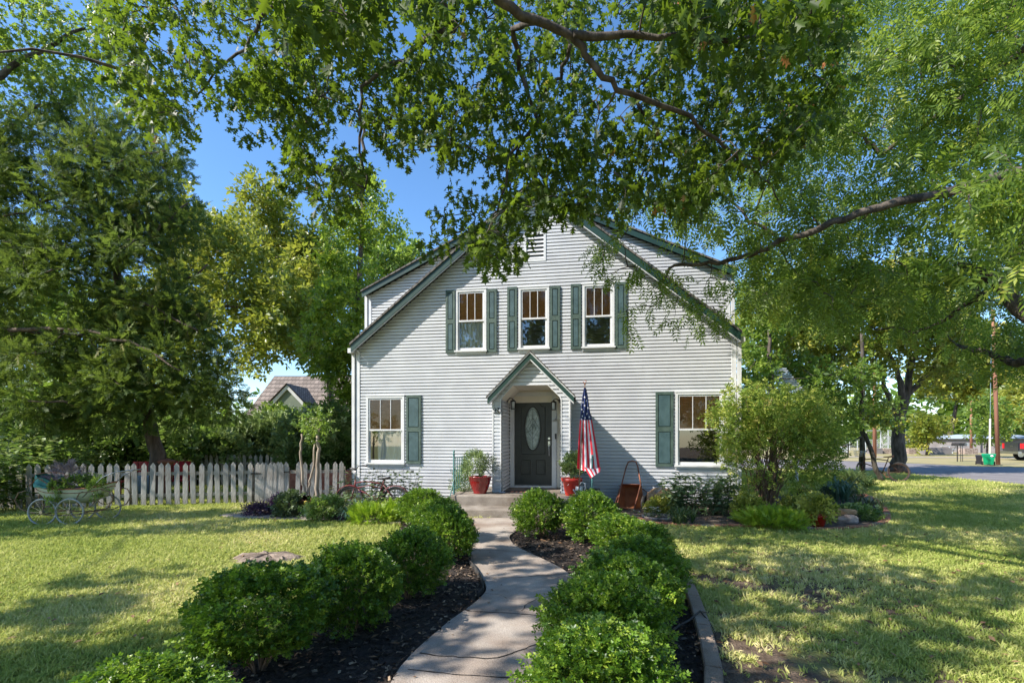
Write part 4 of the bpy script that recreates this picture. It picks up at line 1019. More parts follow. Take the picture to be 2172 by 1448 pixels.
pr2 = HL(1213, 1050, -1.35); p2 = HW(pr2[0], -1.35, zt0)
pot2 = pot("plant_pot", "plain orange-red pot with a small leafy bush, right of the front door", p2, [(0, 0), (.12, 0), (.125, .01), (.175, .26), (.178, .262), (.198, .27), (.205, .335), (.18, .335), (.17, .28), (0, .27)], M['orpot'])
# watering can
c = HL(1226, 1052, -1.5); wc = thing("watering_can", "small galvanised watering can with punched front beside the orange-red pot", "watering can", HW(c[0]+.02, -1.5, zt0), -.3)
mb = MB(); mb.lathe([(0, 0), (.075, 0), (.07, .17), (.06, .19), (.055, .19), (.06, .165), (0, .16)], (0,0,0), 20); mb.build("can_body", M['gmetal'], wc, True)
mb = MB(); mb.tube([(-.05, 0, .05), (-.13, 0, .15), (-.17, 0, .20)], [.022, .014, .012], 8); mb.tube([(-.165, 0, .195), (-.20, 0, .225)], [.013, .04], 10); mb.build("spout", M['gmetal'], wc, True)
mb = MB(); mb.tube([(.0, 0, .19), (.04, 0, .27), (.11, 0, .25), (.12, 0, .15), (.07, 0, .06)], .008, 6); mb.build("handle", M['gmetal'], wc, True)
mb = MB()
for k in range(3):
    for j in range(4): mb.tube([(-.03+.02*j, -.0755, .05+.035*k), (-.03+.02*j, -.0775, .05+.035*k)], .005, 5)
mb.build("punched_holes", M['iron'], wc)
# doormat
a = HL(1060, 1041, -.9)[0]; mb = MB(); mb.box(a+.02, a+.72, -1.22, -.78, zF-.003, zF+.008); mb.box(a+.02, a+.15, -1.22, -1.0, zF+.009, zF+.012, 1)
for k in range(5): mb.box(a+.25+.09*k, a+.30+.09*k, -1.1, -.9, zF+.009, zF+.012, 2)
dm = mb.build("doormat", [M['rubber'], M['bluewhite'], M['brick']]); dm.location = HW(0, 0); dm.rotation_euler = (0, 0, -PHI); tag(dm, "worn patterned doormat on the landing at the front door", "doormat")
# flag
def flag():
    base = HL(1227, 1050, -1.62); tip = HL(1240.5, 816, -1.45); r = hthing("flag", "stars and stripes flag hanging limp from a leaning wooden pole by the steps", "flag")
    A = Vector((base[0], -1.58, zt0)); B = Vector((tip[0], -1.45, tip[1])); mb = MB(); mb.tube([A, B], .010, 8); mb.build("flagpole", M['stem'], r, True)
    mb = MB(); d = (B-A).normalized(); mb.tube([B, B+d*.02, B+d*.035], [.012, .02, .006], 8); mb.tube([B+d*.03+Vector((-.035, 0, .03)), B+d*.03, B+d*.03+Vector((.03, 0, .035)), B+d*.03+Vector((.0, 0, .06))], .007, 5); mb.build("finial", M['rust'], r, True)
    # limp cloth: rows run downwards, columns across the folds
    rows = [(822, 1238.5, 1243), (840, 1235, 1247), (870, 1232, 1251), (892, 1230, 1256), (920, 1228, 1261), (950, 1226, 1266), (975, 1225, 1270), (992, 1224, 1272.5)]
    mb = MB(); nc = 9; per = 6; nn = nc*per; fine = 40; grid = []
    ys_ = [q[0] for q in rows]
    for i in range(fine+1):
        y = 822+(993-822)*i/fine; x0 = np.interp(y, ys_, [q[1] for q in rows]); x1 = np.interp(y, ys_, [q[2] for q in rows])
        row = []
        for j in range(nn+1):
            f = j/nn; yy = y
            if i == fine: yy = y+6*math.sin(f*3.1)
            px_ = x0+(x1-x0)*f; amp = .012+.016*i/fine
            v = -1.50-amp*math.sin(f*math.pi*5.2+i*.05)-.03*math.sin(f*3.14); q = HL(px_, yy, v); row.append((q[0], v, q[1]))
        grid.append(row)
    o = len(mb.v)
    for row in grid: mb.v += row
    w_ = nn+1; cut = int(fine*(892-822)/(993-822))
    for i in range(fine):
        for j in range(nn):
            edge = j < per*(1+ .0) and i >= cut-6
            if i < cut and not (j < per and i > cut+99): mi = 2
            else: mi = 0 if ((j//per) % 2 == 0) else 1
            mb.f.append([i*w_+j, i*w_+j+1, (i+1)*w_+j+1, (i+1)*w_+j]); mb.m.append(mi)
    # lower folded corner
    def P_(x, y, v): q = HL(x, y, v); return (q[0], v, q[1])
    nb = 7
    for k in range(nb):
        f0, f1 = k/nb, (k+1)/nb
        a = P_(1239+(1274-1239)*f0, 990+4*math.sin(f0*3), -1.57); b = P_(1239+(1274-1239)*f1, 990+4*math.sin(f1*3), -1.57)
        c = P_(1253+(1272-1253)*f1, 1014-14*f1, -1.60); d = P_(1253+(1272-1253)*f0, 1014-14*f0, -1.60)
        mb.add([a, b, c, d], [(0,1,2,3)], 0 if k % 2 == 0 else 1)
    # stars
    for (x, y) in [(1240, 842), (1236.5, 853), (1244, 850), (1240, 860), (1247, 865), (1234, 868), (1238, 873), (1245, 877), (1235, 882), (1250, 884), (1241, 886), (1233.5, 889)]:
        f = (x-np.interp(y, ys_, [q[1] for q in rows]))/(np.interp(y, ys_, [q[2] for q in rows])-np.interp(y, ys_, [q[1] for q in rows])); i = (y-822)/171*fine
        amp = .012+.016*i/fine; v = -1.50-amp*math.sin(f*math.pi*5.2+i*.05)-.03*math.sin(f*3.14)-.006; q = HL(x, y, v)
        pts = []
        for k in range(10):
            a = math.pi/2+k*math.pi/5; rr = .026 if k % 2 == 0 else .011; pts.append((q[0]+rr*math.cos(a)*.7, v-.002, q[1]+rr*math.sin(a)))
        mb.add(pts+[(q[0], v-.003, q[1])], [(10, (k+1) % 10, k) for k in range(10)], 1)
    mb.build("cloth", [M['flagred'], M['flagwhite'], M['flagblue']], r, False)
flag()
# wheelbarrow tipped up against the wall
def wheelbarrow():
    v = -.35; r = hthing("wheelbarrow", "rusty wheelbarrow tipped up on its nose against the siding", "wheelbarrow", u=0, v=0)
    f = lambda x, y, v_=v: (HL(x, y, v_)[0], v_, HL(x, y, v_)[1])
    mb = MB()
    rim = [f(1318, 1026, -.30), f(1359, 1027, -.30), f(1343, 1082, -.62), f(1303, 1073, -.62)]
    bot = [f(1326, 1032, -.06), f(1362, 1033, -.06), f(1366, 1072, -.28), f(1326, 1074, -.28)]
    mb.add(rim+bot, [(0,4,5,1), (1,5,6,2), (2,6,7,3), (3,7,4,0)]); mb.add([tuple(Vector(p)+Vector((0, .002, 0))) for p in bot], [(0,1,2,3), (3,2,1,0)])
    mb.build("tray", M['rustin'], r)
    mb = MB(); mb.tube(rim+[rim[0]], .012, 6)
    mb.tube([f(1308, 1076, -.64), f(1319, 1025, -.30), f(1328, 990, -.12), f(1333, 979, -.10), f(1341, 977, -.10), f(1349, 979, -.10), f(1353, 990, -.12), f(1359, 1026, -.30), f(1345, 1082, -.64)], .014, 8); mb.build("handles", M['rust'], r, True)
    mb = MB(); mb.tube([f(1362, 1036, -.06), f(1374, 1044, -.1), f(1368, 1056, -.2)], .010, 6); mb.tube([f(1318, 1034, -.1), f(1312, 1028, -.06)], .006, 5); mb.build("leg", M['rust'], r, True)
    c = Vector(f(1367, 1067, -.55)); mb = MB(); mb.ring((0,0,0), (.9,-.4,0), .125, .04, 28, 8); wv = mb.build("wheel", M['rubber'], r, True); wv.location = c
    mb = MB(); ax = Vector((.9, -.4, 0)).normalized(); mb.tube([-ax*.02, ax*.02], .09, 20); mb.build("rim", M['yrim'], wv)
wheelbarrow()
# stones
def at(x, y, z=0): p = G(x, y); return (p.x, p.y, z)
p = HL(1402, 1060, -.6); rock("boulder", HW(p[0], -.6, 0), (.24, .2, .24), M['stone'], "rounded orange-brown boulder by the wall, under the knobbly stone", seed=3)
rock("boulder", HW(p[0]+.02, -.55, .20), (.17, .13, .15), M['stonep'], "knobbly pinkish stone perched on the orange-brown boulder", seed=8)
p = at(1785, 1108); rock("boulder", (p[0], p[1], 0), (.20, .13, .10), M['stonep'], "rough pale grey stone lying under the tan slab at the bed's edge", seed=21)
rock("boulder", (p[0]-.03, p[1], .14), (.25, .14, .07), M['stone'], "flat tan stone slab on top of the rough pale stone", seed=12)
p = at(1740, 1072); rock("boulder", (p[0], p[1]+.3, 0), (.30, .2, .15), M['stoneg'], "dull grey boulder in the shade behind the potted plant", seed=33)
p = at(1836, 1068); rock("boulder", p, (.14, .1, .09), M['stoneg'], "small grey rounded rock at the far right of the bed", seed=41)
p = at(1812, 1088); rock("boulder", p, (.35, .16, .03), M['stoneg'], "flat thin grey flagstone lying near the bed's right end", seed=44)
p = at(1640, 1096); rock("boulder", (p[0]-.1, p[1]+.3, 0), (.12, .1, .09), M['stone'], "small tan stone behind the feathery bright fern", seed=45)
mb = MB(); p = at(1704, 1070); mb.lathe([(0, 0), (.14, 0), (.15, .1), (.13, .3), (.11, .34), (.09, .3), (0, .26)], (0,0,0), 18, wob=lambda t, z: .08*math.sin(5*t)+.04*math.sin(11*t)); o = mb.build("log", M['barkd'], None, True); o.location = p; tag(o, "short upright dark rotting log beside the big arching shrub", "log")
p = G(1397, 1100); mb = MB(); mb.lathe([(0, .01), (.20, .01), (.24, .02), (.27, .06), (.29, .065), (.30, .05), (.28, .0), (0, 0)], (0,0,0), 32); o = mb.build("stepping_stone_dish", M['stonep'], None, True); o.location = p; tag(o, "round shallow stone dish of shells in front of the orange boulder", "dish")
p = at(612, 1093); rock("boulder", (p[0], p[1], 0), (.22, .13, .10), M['stonep'], "pale flat-topped rock among purple plants in the left bed", seed=52)
# rusty flower ornament
p = G(645, 1100); fo = thing("garden_ornament", "rusty metal flower ornament with yellow centre in the left bed", "ornament", (p.x, p.y+.1, 0))
mb = MB(); mb.tube([(0,0,0), (.0, 0, .22)], .008, 6); mb.build("stake", M['rust'], fo)
mb = MB()
for k in range(6):
    a = k*math.pi/3; c_ = Vector((math.cos(a)*.09, 0, .28+math.sin(a)*.09)); n = 10
    mb.add([(c_.x+.06*math.cos(t), -.02+.015*math.cos(t-a), c_.z+.06*math.sin(t)) for t in [2*math.pi*i/n for i in range(n)]]+[(c_.x, .0, c_.z)], [(10, i, (i+1) % n) for i in range(n)]+[(10, (i+1) % n, i) for i in range(n)])
mb.build("petals", M['rust'], fo, True); mb = MB(); mb.lathe([(0, .03), (.04, .02), (.045, 0), (0, 0)], (0,0,0), 14); o = mb.build("flower_centre", mat("yellow_paint", (.6,.42,.04), None, .6), fo, True); o.rotation_euler = (rad(90), 0, 0); o.location = (0, -.02, .28)
# ---------------------------------------------------------------- shrubs and plants
def shrub_cloud(T, n, r, h, size, seed, lump=.16, power=2.2, inner=.72, low=.06):
    R_ = np.random.RandomState(seed); g = nrm(R_.normal(size=(n, 3))); g[:, 2] = np.where(g[:, 2] < -.75, -g[:, 2], g[:, 2])
    dirs = nrm(R_.normal(size=(16, 3))); am = R_.uniform(-lump, lump, 16)
    f = 1+(np.maximum(0, g@dirs.T)**6)@am
    mx = (np.abs(g)**power).sum(1)**(1/power); f = f/mx**.9
    f = f*R_.uniform(inner, 1.05, n)
    tp = 1+.32*np.minimum(0, g[:, 2])
    P = g*f[:, None]*np.array([r, r, h/2])*np.stack([tp, tp, np.ones(n)], 1)+np.array([0, 0, h/2+low])
    D = nrm(g*np.array([1, 1, 1]))*.8+R_.normal(size=(n, 3))*.45+np.array([0, 0, .35]); U = R_.normal(size=(n, 3))
    rn = R_.uniform(0, 1, n)
    return (T, place(T, P, D, U, size*R_.uniform(.7, 1.3, n)), rn)
BOXV = []
def stems(mb, n, r, h, seed, base=.04, rad_=.006, up=.6):
    q = random.Random(seed)
    for i in range(n):
        a = q.uniform(0, 6.28); rr = q.uniform(.2, .75)*r
        p0 = Vector((math.cos(a)*base*q.random(), math.sin(a)*base*q.random(), 0)); p1 = Vector((math.cos(a)*rr, math.sin(a)*rr, h*q.uniform(up, 1)))
        mb.tube([p0, p0.lerp(p1, .5)+Vector((q.uniform(-.03,.03)*r*3, q.uniform(-.03,.03)*r*3, h*.05)), p1], [rad_, rad_*.8, rad_*.4], 5, cap=False)
for sd in range(4):
    hold = bpy.data.objects.new("boxwood", None)
    f = leafobj("foliage", L['box'], [shrub_cloud(T_BOX, 2800, .5, 1.0, .105, 100+sd, lump=.20, power=2.1, inner=.66, low=.05)]); mb = MB(); stems(mb, 14, .4, .7, sd, .05, .008); s_ = mb.build("stems", M['stem'])
    BOXV.append((f.data, s_.data)); bpy.data.objects.remove(f); bpy.data.objects.remove(s_); bpy.data.objects.remove(hold)
rowL = [(893, 1114, .42, .60, "rearmost boxwood of the left row, beside the porch steps"), (930, 1150, .41, .60, "second boxwood of the left row counted from the steps"), (948, 1190, .38, .62, "third boxwood of the left row, leaning over the path's narrowest part"),
        (868, 1270, .35, .62, "fourth boxwood of the left row, standing at the bend of the path"), (748, 1340, .37, .64, "fifth boxwood of the left row, with the tree stump behind it"), (550, 1425, .44, .67, "largest boxwood of the left row, close to the camera"), (300, 1640, .36, .46, "low boxwood cut off by the bottom left of the photo")]
rowR = [(1146, 1140, .40, .68, "rearmost boxwood of the right row, in front of the door"), (1255, 1152, .42, .70, "second boxwood of the right row, in front of the flag"), (1322, 1190, .41, .54, "third boxwood of the right row, in front of the wheelbarrow"), (1372, 1205, .30, .48, "small boxwood at the outer edge of the right row by the lawn"),
        (1348, 1275, .43, .56, "broad boxwood midway along the right row"), (1325, 1345, .42, .58, "dark boxwood of the right row beside the curb"), (1285, 1445, .40, .62, "bright boxwood of the right row at the path's edge"), (1275, 1580, .40, .53, "nearest boxwood of the right row, cut off by the photo's bottom edge")]
for i, (x, y, r, h, lab) in enumerate(rowL+rowR):
    p = G(x, y); o = thing("boxwood", lab, "shrub", p, random.uniform(0, 6.28), group="boxwoods lining the path"); o.scale = (r*.86/.5, r*.86/.5, h*.93)
    fm, sm = BOXV[i % 4]
    a = bpy.data.objects.new("foliage", fm); C.objects.link(a); a.parent = o; b = bpy.data.objects.new("stems", sm); C.objects.link(b); b.parent = o
def plant(name, label, cat, loc, blocks, mats, stem=None, stemm='gstem', rz=0, group=None):
    o = thing(name, label, cat, loc, rz, group)
    for nm, mk, bl in blocks: leafobj(nm, L[mk], bl, o)
    if stem: stem.build("stems", M[stemm], o)
    return o
# the arching abelia
def abelia():
    p = G(1618, 1078); o = thing("abelia_shrub", "tall arching shrub with many bare brown stems and yellow-green crown at the house corner", "shrub", p)
    q = random.Random(5); mb = MB(); Y = p.y; cl = []
    for i in range(60):
        tx = q.uniform(1535, 1775); ty = 832+((tx-1640)/150)**2*60+q.uniform(0, 120); yy = Y+q.uniform(-1.0, 1.0); e = S(tx, ty, yy)-p; e = Vector((e.x, e.y, e.z))
        b = Vector((q.uniform(-.22, .22), q.uniform(-.15, .15), 0)); m1 = b.lerp(e, .45)+Vector((-e.x*.12, -e.y*.12, e.z*.16))
        m0 = b.lerp(m1, .5)+Vector((0, 0, .04)); m2 = m1.lerp(e, .6)+Vector((0, 0, .05)); mb.tube([b, m0, m1, m2, e], [.011, .010, .008, .006, .003], 5, cap=False)
        for k, f in enumerate((.8, 1.0)): cl.append(tuple(m1.lerp(e, (f-.45)/.55)))
        cl.append(tuple(e+Vector((q.uniform(-.15, .15), q.uniform(-.15, .15), .05))))
    for (x, y) in [(1560, 985), (1600, 1000), (1640, 1005), (1690, 1000), (1720, 1030), (1680, 1040), (1575, 1030), (1550, 960), (1515, 900), (1530, 865), (1560, 842), (1600, 830), (1650, 828), (1690, 845), (1740, 870), (1765, 900), (1775, 940), (1540, 920), (1530, 880), (1600, 900), (1650, 880), (1700, 920), (1600, 930), (1560, 940), (1740, 950), (1700, 950), (1750, 985), (1730, 1000), (1765, 965), (1740, 1010), (1535, 850)]:
        for k in range(3): e = S(x+q.uniform(-12, 12), y+q.uniform(-8, 14), Y+q.uniform(-.9, .5))-p; cl.append(tuple(e))
    cl = np.array(cl); mb.build("stems", M['stem'], o)
    leafobj("foliage", L['abelia'], [cloud(T_SPRIG, cl, .20, 17, .10, -.1, .6, 6), cloud(T_SPRIG, cl[::3], .30, 8, .09, .2, .8, 9)], o)
abelia()
def simple_shrub(x, y, r, h, lab, mk='hedge', T=T_SPRIG, n=900, size=.12, name="shrub", Y=None, cat="shrub", seed=None, inner=.5, lump=.3, group=None, low=0):
    p = G(x, y) if Y is None else Vector((S(x, 930, Y).x, Y, 0)); sd = seed if seed is not None else int(x*7+y)
    mb = MB(); stems(mb, 8, r, h*.8, sd, .05, .006)
    return plant(name, lab, cat, p, [("foliage", mk, [shrub_cloud(T, n, r, h, size, sd, lump=lump, inner=inner, low=low)])], None, mb, group=group)
# left bed
simple_shrub(615, 1098, .24, .42, "small dark rounded shrub left of the crepe myrtle trunks", 'dkplant', n=420, size=.09)
simple_shrub(690, 1104, .30, .36, "low mid green shrub right of the rusty flower ornament", 'hedge', n=520, size=.09)
simple_shrub(785, 1108, .42, .24, "bright green feathery groundcover in front of the red bicycle", 'fern', T_CED, n=500, size=.14)
simple_shrub(835, 1104, .3, .26, "second patch of feathery groundcover next to the rear boxwood", 'fern', T_CED, n=320, size=.13)
simple_shrub(550, 1094, .22, .16, "dark purple trailing plant at the left tip of the bed", 'purple', T_LONG, n=200, size=.11)
simple_shrub(590, 1086, .16, .24, "upright dark purple plant behind the pale flat rock", 'purple', T_LONG, n=130, size=.12)
simple_shrub(716, 1106, .10, .12, "tiny purple-leaved plant at the border's edge", 'purple', T_LONG, n=60, size=.07)
def strapplant(x, y, sz, lab, mk, n=9, seed=0, spread=.12):
    R_ = np.random.RandomState(seed); P = np.concatenate([R_.uniform(-spread, spread, (n, 2)), np.zeros((n, 1))], 1)
    bl = [(T_STRAP, place(T_STRAP, P, np.tile([0., 0, 1], (n, 1))+R_.normal(size=(n, 3))*.08, nrm(R_.normal(size=(n, 3))*np.array([1, 1, .05])), sz*R_.uniform(.7, 1.2, n)), R_.uniform(0, 1, n))]
    return plant("strap_leaf_plant", lab, "plant", G(x, y), [("foliage", mk, bl)], None)
strapplant(742, 1108, .26, "blue-green strappy plant in front of the bicycle's front wheel", 'blue', 4, 1, .05)
strapplant(760, 1096, .34, "upright blue-green iris leaves beside the bicycle frame", 'blue', 4, 2, .06)
strapplant(656, 1102, .24, "stiff dark iris fan under the rusty flower ornament", 'blue', 3, 9, .03)
strapplant(1455, 1114, .34, "daylily clump with arching pale leaves at the right bed's front edge", 'strap', 5, 3, .22)
strapplant(1430, 1104, .30, "smaller daylily clump beside the round dish", 'strap', 3, 4, .12)
strapplant(1790, 1066, .55, "grey-green agapanthus-like straps in the shade behind the stacked stones", 'blue', 4, 5, .15)
strapplant(1840, 1084, .35, "dark straps at the shaded right end of the bed", 'dkplant', 4, 6, .2)
def tallplant(x, y, w_, h, n, lab, mk, T, size, seed, flowers=6, Y=None, dens=10, depth=.35, petal='petal_p', lean=.25):
    q = random.Random(seed); mb = MB(); p = G(x, y) if Y is None else Vector((S(x, 930, Y).x, Y, 0)); P = []; D = []; tips = []
    for i in range(n):
        b = Vector((q.uniform(-w_, w_), q.uniform(-depth, depth), 0)); hh = h*q.uniform(.55, 1); e = b+Vector((q.uniform(-lean, lean)*hh, q.uniform(-lean, lean)*hh, hh)); m_ = b.lerp(e, .5)+Vector((q.uniform(-.03, .03), q.uniform(-.03, .03), 0))
        mb.tube([b, m_, e], [.005, .004, .002], 4, cap=False); tips.append(e)
        for k in range(dens):
            f = q.uniform(.12, .97); P.append(tuple(b.lerp(e, f))); a = q.uniform(0, 6.28); D.append((math.cos(a), math.sin(a), q.uniform(-.5, .5)))
    P = np.array(P); D = np.array(D); R_ = np.random.RandomState(seed); U = np.tile([0., 0, 1], (len(P), 1))+R_.normal(size=P.shape)*.3
    o = plant("flowering_plant", lab, "plant", p, [("foliage", mk, [(T, place(T, P, D, U, size*R_.uniform(.6, 1.3, len(P))), R_.uniform(0, 1, len(P)))])], None, mb)
    if flowers:
        mf = MB()
        for e in q.sample(tips, min(flowers, len(tips))):
            for k in range(5):
                a = k*1.257; d1 = Vector((math.cos(a), math.sin(a), .3))*.022; d2 = Vector((math.cos(a+.5), math.sin(a+.5), .3))*.022; mf.add([e, e+d1, e+d1*1.15+d2*.5, e+d2], [(0,1,2,3)])
        mf.build("flowers", M[petal], o)
    return o
tallplant(1485, 1092, .66, .82, 80, "tall lance-leaved plant with a few purple flowers under the right window", 'lance', T_LEAF1, .14, 1, 5, dens=20, depth=.28, lean=.22)
tallplant(760, 1094, .5, .95, 26, "wispy dark flowering plant with purple blooms below the left window", 'dkplant', T_LEAF1, .11, 2, 7, Y=9.75, dens=16, depth=.25)
tallplant(850, 1094, .45, .9, 24, "wispy stems behind the bicycle's rear wheel", 'dkplant', T_LEAF1, .11, 3, 5, Y=9.9, dens=15, depth=.2)
tallplant(800, 1100, .75, .46, 60, "low tangle of grey-green leaves around the bicycle wheels", 'lance', T_LEAF1, .12, 4, 3, Y=8.9, dens=8, depth=.3)
tallplant(1372, 1100, .25, .22, 16, "small pale pink sedum blooms in front of the wheelbarrow", 'ltpot', T_LEAF1, .05, 5, 14, dens=8, depth=.12, petal='petal_w')
simple_shrub(1400, 1092, .26, .26, "yellow-green low plant in front of the orange boulder", 'lime', n=260, size=.09)
simple_shrub(1590, 1108, .27, .40, "rounded yellow-green shrub at the foot of the arching shrub", 'lime', n=480, size=.09)
simple_shrub(1640, 1120, .46, .25, "bright feathery lime green fern mound at the bed's front", 'fern', T_CED, n=900, size=.13)
simple_shrub(1690, 1096, .28, .30, "yellow-green seedlings behind the small red pot", 'lime', n=260, size=.09)
simple_shrub(1765, 1058, .38, .24, "dark spiky shaded plants in the right bed's back corner", 'dkplant', T_LONG, n=170, size=.16)
simple_shrub(1815, 1100, .36, .16, "low dark green leaves spilling over the bed's right end", 'hedge', n=260, size=.1)
simple_shrub(1805, 1050, .34, .42, "mound of dry dark arching leaves beside the right lawn", 'strap', T_CED, n=150, size=.30)
# small red pot with coleus
p = G(1735, 1118); pot3 = pot("plant_pot", "small red pot overflowing with yellow-green coleus at the right bed's edge", (p.x, p.y, 0), [(0, 0), (.08, 0), (.12, .17), (.135, .175), (.138, .21), (.12, .21), (0, .17)], M['orpot'])
leafobj("coleus", L['lime'], [shrub_cloud(T_SPRIG, 110, .19, .28, .12, 77, low=.16), shrub_cloud(T_SPRIG, 40, .1, .2, .11, 78, low=.05)], pot3)
# plants in the porch pots
q_ = np.random.RandomState(3)
a_ = shrub_cloud(T_LONG, 170, .20, .40, .11, 5, low=.36); leafobj("pot_foliage", L['ltpot'], [(a_[0], a_[1]+np.array([-.10, 0, 0]), a_[2])], pot1)
b_ = shrub_cloud(T_LONG, 60, .15, .36, .10, 6, low=.36); leafobj("dark_foliage", L['dkplant'], [(b_[0], b_[1]+np.array([.12, 0, 0]), b_[2])], pot1); mb = MB(); stems(mb, 12, .25, .35, 3); o = mb.build("stems", M['gstem'], pot1); o.location = (0, 0, .32)
leafobj("pot_foliage", L['ltpot'], [shrub_cloud(T_SPRIG, 230, .17, .42, .09, 8, low=.32, inner=.4)], pot2); mb = MB(); stems(mb, 8, .12, .32, 4); o = mb.build("stems", M['stem'], pot2); o.location = (0, 0, .30)
# vine on the left railing
simple_shrub(985, 1060, .22, .75, "pale climbing plant growing through the left porch railing", 'ltpot', T_LONG, n=230, size=.12, Y=9.9)
# pram planting
leafobj("trailing_plants", L['bgd'], [(lambda c: (c[0], c[1]+np.array([.08, 0, .56]), c[2]))(shrub_cloud(T_SPRIG, 170, .24, .20, .08, 31, low=0)), (lambda c: (c[0], c[1]*np.array([.5, .5, 1])+np.array([-.14, -.26, .30]), c[2]))(shrub_cloud(T_SPRIG, 60, .12, .34, .10, 32, low=0)), (lambda c: (c[0], c[1]*np.array([.6, .6, 1])+np.array([.52, -.2, .45]), c[2]))(shrub_cloud(T_SPRIG, 60, .16, .25, .10, 33, low=0))], pr)
leafobj("dry_stems", L['lav'], [(lambda c: (c[0], c[1]+np.array([-.12, 0, .52]), c[2]))(shrub_cloud(T_CED, 130, .20, .42, .16, 34, low=0))], pr)

# ---------------------------------------------------------------- trees
def tree(name, label, loc, limbs, blocks_fn, leafm, barkm, group=None, branch=None, crown_name="crown"):
    """limbs: list of (points, radii) in world space; loc: base"""
    o = thing(name, label, "tree", loc, 0, group); base = Vector(loc)
    mb = MB()
    for pts, rr in limbs[:1]: mb.tube([Vector(p)-base for p in pts], rr, 14)
    mb.build("trunk", M[barkm], o, True)
    mb = MB()
    for pts, rr in limbs[1:]: mb.tube([Vector(p)-base for p in pts], rr, 9)
    if branch is not None: grow(mb, [([Vector(p)-base for p in pts], rr) for pts, rr in limbs], np.array(branch)-np.array(base)[None], *(), seed=3)
    if mb.v: mb.build("branches", M[barkm], o, True)
    bl = [(T, v-np.array(base)[None, None], r) for T, v, r in blocks_fn]
    leafobj(crown_name, L[leafm], bl, o); return o
def mk_limb(pix, r0, r1, amp=.05, seed=0, n=4):
    pts = wobble([Vector(p) if (isinstance(p, Vector) or (abs(p[0]) < 20 and abs(p[1]) < 20) or p[2] == 0) else S(*p) for p in pix], amp, n, seed); return (pts, radii(r0, r1, len(pts)))
# -- near oak: trunk behind the camera on the right, limbs overhead
oakbase = Vector((3.4, -1.6, 0))
limbs = [(wobble([(3.4, -1.6, 0), (3.3, -1.5, 1.5), (3.1, -1.2, 3.0), (2.6, -.4, 4.6)], .04, 3, 1), radii(.36, .24, 10))]
limbs.append(mk_limb([(2.6, -.4, 4.6), (1.2, 1.4, 5.2), (1040, -20, 3.9), (1100, 30, 4.0), (1215, 75, 4.1), (1250, 130, 4.2), (1310, 190, 4.3), (1440, 235, 4.5), (1520, 290, 4.9), (1590, 360, 5.4), (1640, 400, 5.9), (1660, 450, 6.2)], .056, .006, .02, 2))
limbs.append(mk_limb([(1215, 75, 4.1), (1300, 72, 4.1), (1400, 80, 4.1), (1520, 90, 4.1), (1600, 78, 4.2), (1700, 40, 4.5), (1790, 10, 4.9)], .038, .006, .02, 3))
limbs.append(mk_limb([(1140, 45, 4.4), (1090, 60, 4.8), (1100, 150, 5.1), (1140, 260, 5.3), (1085, 320, 5.3), (1065, 415, 5.3), (1045, 470, 5.3)], .035, .010, .02, 4))
limbs.append(mk_limb([(1210, 95, 4.8), (1190, 160, 5.0), (1150, 200, 5.3), (1140, 250, 5.5), (1100, 320, 5.7), (1080, 410, 5.8)], .022, .008, .02, 5))
limbs.append(mk_limb([(1.2, 1.4, 5.2), (900, -60, 4.6), (960, 60, 5.0), (900, 90, 5.2), (840, 130, 5.4), (770, 190, 5.6), (765, 300, 5.6), (775, 400, 5.6)], .05, .010, .03, 6))
limbs.append(mk_limb([(1.2, 1.4, 5.2), (-.6, 2.6, 6.0), (650, -80, 5.2), (560, 40, 5.6), (500, 120, 5.8), (420, 200, 6.0)], .05, .010, .04, 7))
limbs.append(mk_limb([(-.6, 2.6, 6.0), (400, -60, 6.0), (330, 60, 6.4), (280, 140, 6.6)], .03, .008, .04, 8))
limbs.append(mk_limb([(1350, 215, 5.2), (1400, 300, 5.6), (1420, 400, 6.0), (1500, 430, 6.3)], .02, .006, .03, 9))
oakpoly = [(205, -60), (215, 60), (255, 160), (285, 240), (360, 285), (400, 285), (440, 215), (490, 250), (510, 310), (555, 330), (590, 370), (600, 410), (650, 430), (690, 440), (720, 470), (760, 430), (775, 340), (700, 220), (770, 250), (800, 290), (850, 335), (930, 350), (990, 320), (1060, 350), (1040, 380), (965, 395), (930, 450), (905, 530), (960, 550), (1000, 540), (1030, 590), (1070, 565), (1100, 535), (1118, 480), (1165, 452), (1240, 440), (1300, 470), (1330, 420), (1400, 420), (1480, 440), (1560, 390), (1620, 390), (1640, 330), (1720, 300), (1770, 240), (1760, 120), (1830, 60), (1820, -60)]
holes_ = [(835, 50, 36), (880, 95, 16), (1275, 150, 34), (1310, 215, 36), (1245, 190, 20), (1210, 215, 16), (640, 180, 26), (700, 330, 22), (560, 215, 14), (1000, 250, 16), (740, 260, 22), (930, 200, 14), (1360, 130, 16), (1180, 300, 15), (1310, 70, 12), (470, 170, 16), (600, 90, 12), (1030, 120, 12), (980, 300, 20)]
def screen_fill(poly, n, y0, y1, seed, holes=(), bias=None):
    R_ = np.random.RandomState(seed); xs = [p[0] for p in poly]; ys = [p[1] for p in poly]; out = []
    while len(out) < n:
        x = R_.uniform(min(xs), max(xs), 4000); y = R_.uniform(min(ys), max(ys), 4000); ok = inpoly(x, y, poly)
        for hx, hy, hr in holes: ok &= ((x-hx)**2+(y-hy)**2 > hr*hr)
        for a, b in zip(x[ok], y[ok]):
            Yv = R_.uniform(y0, y1); out.append((a, b, Yv))
            if len(out) >= n: break
    return np.array([tuple(S(*p)) for p in out])
oc_ = screen_fill(oakpoly, 560, 4.7, 6.8, 5, holes_)
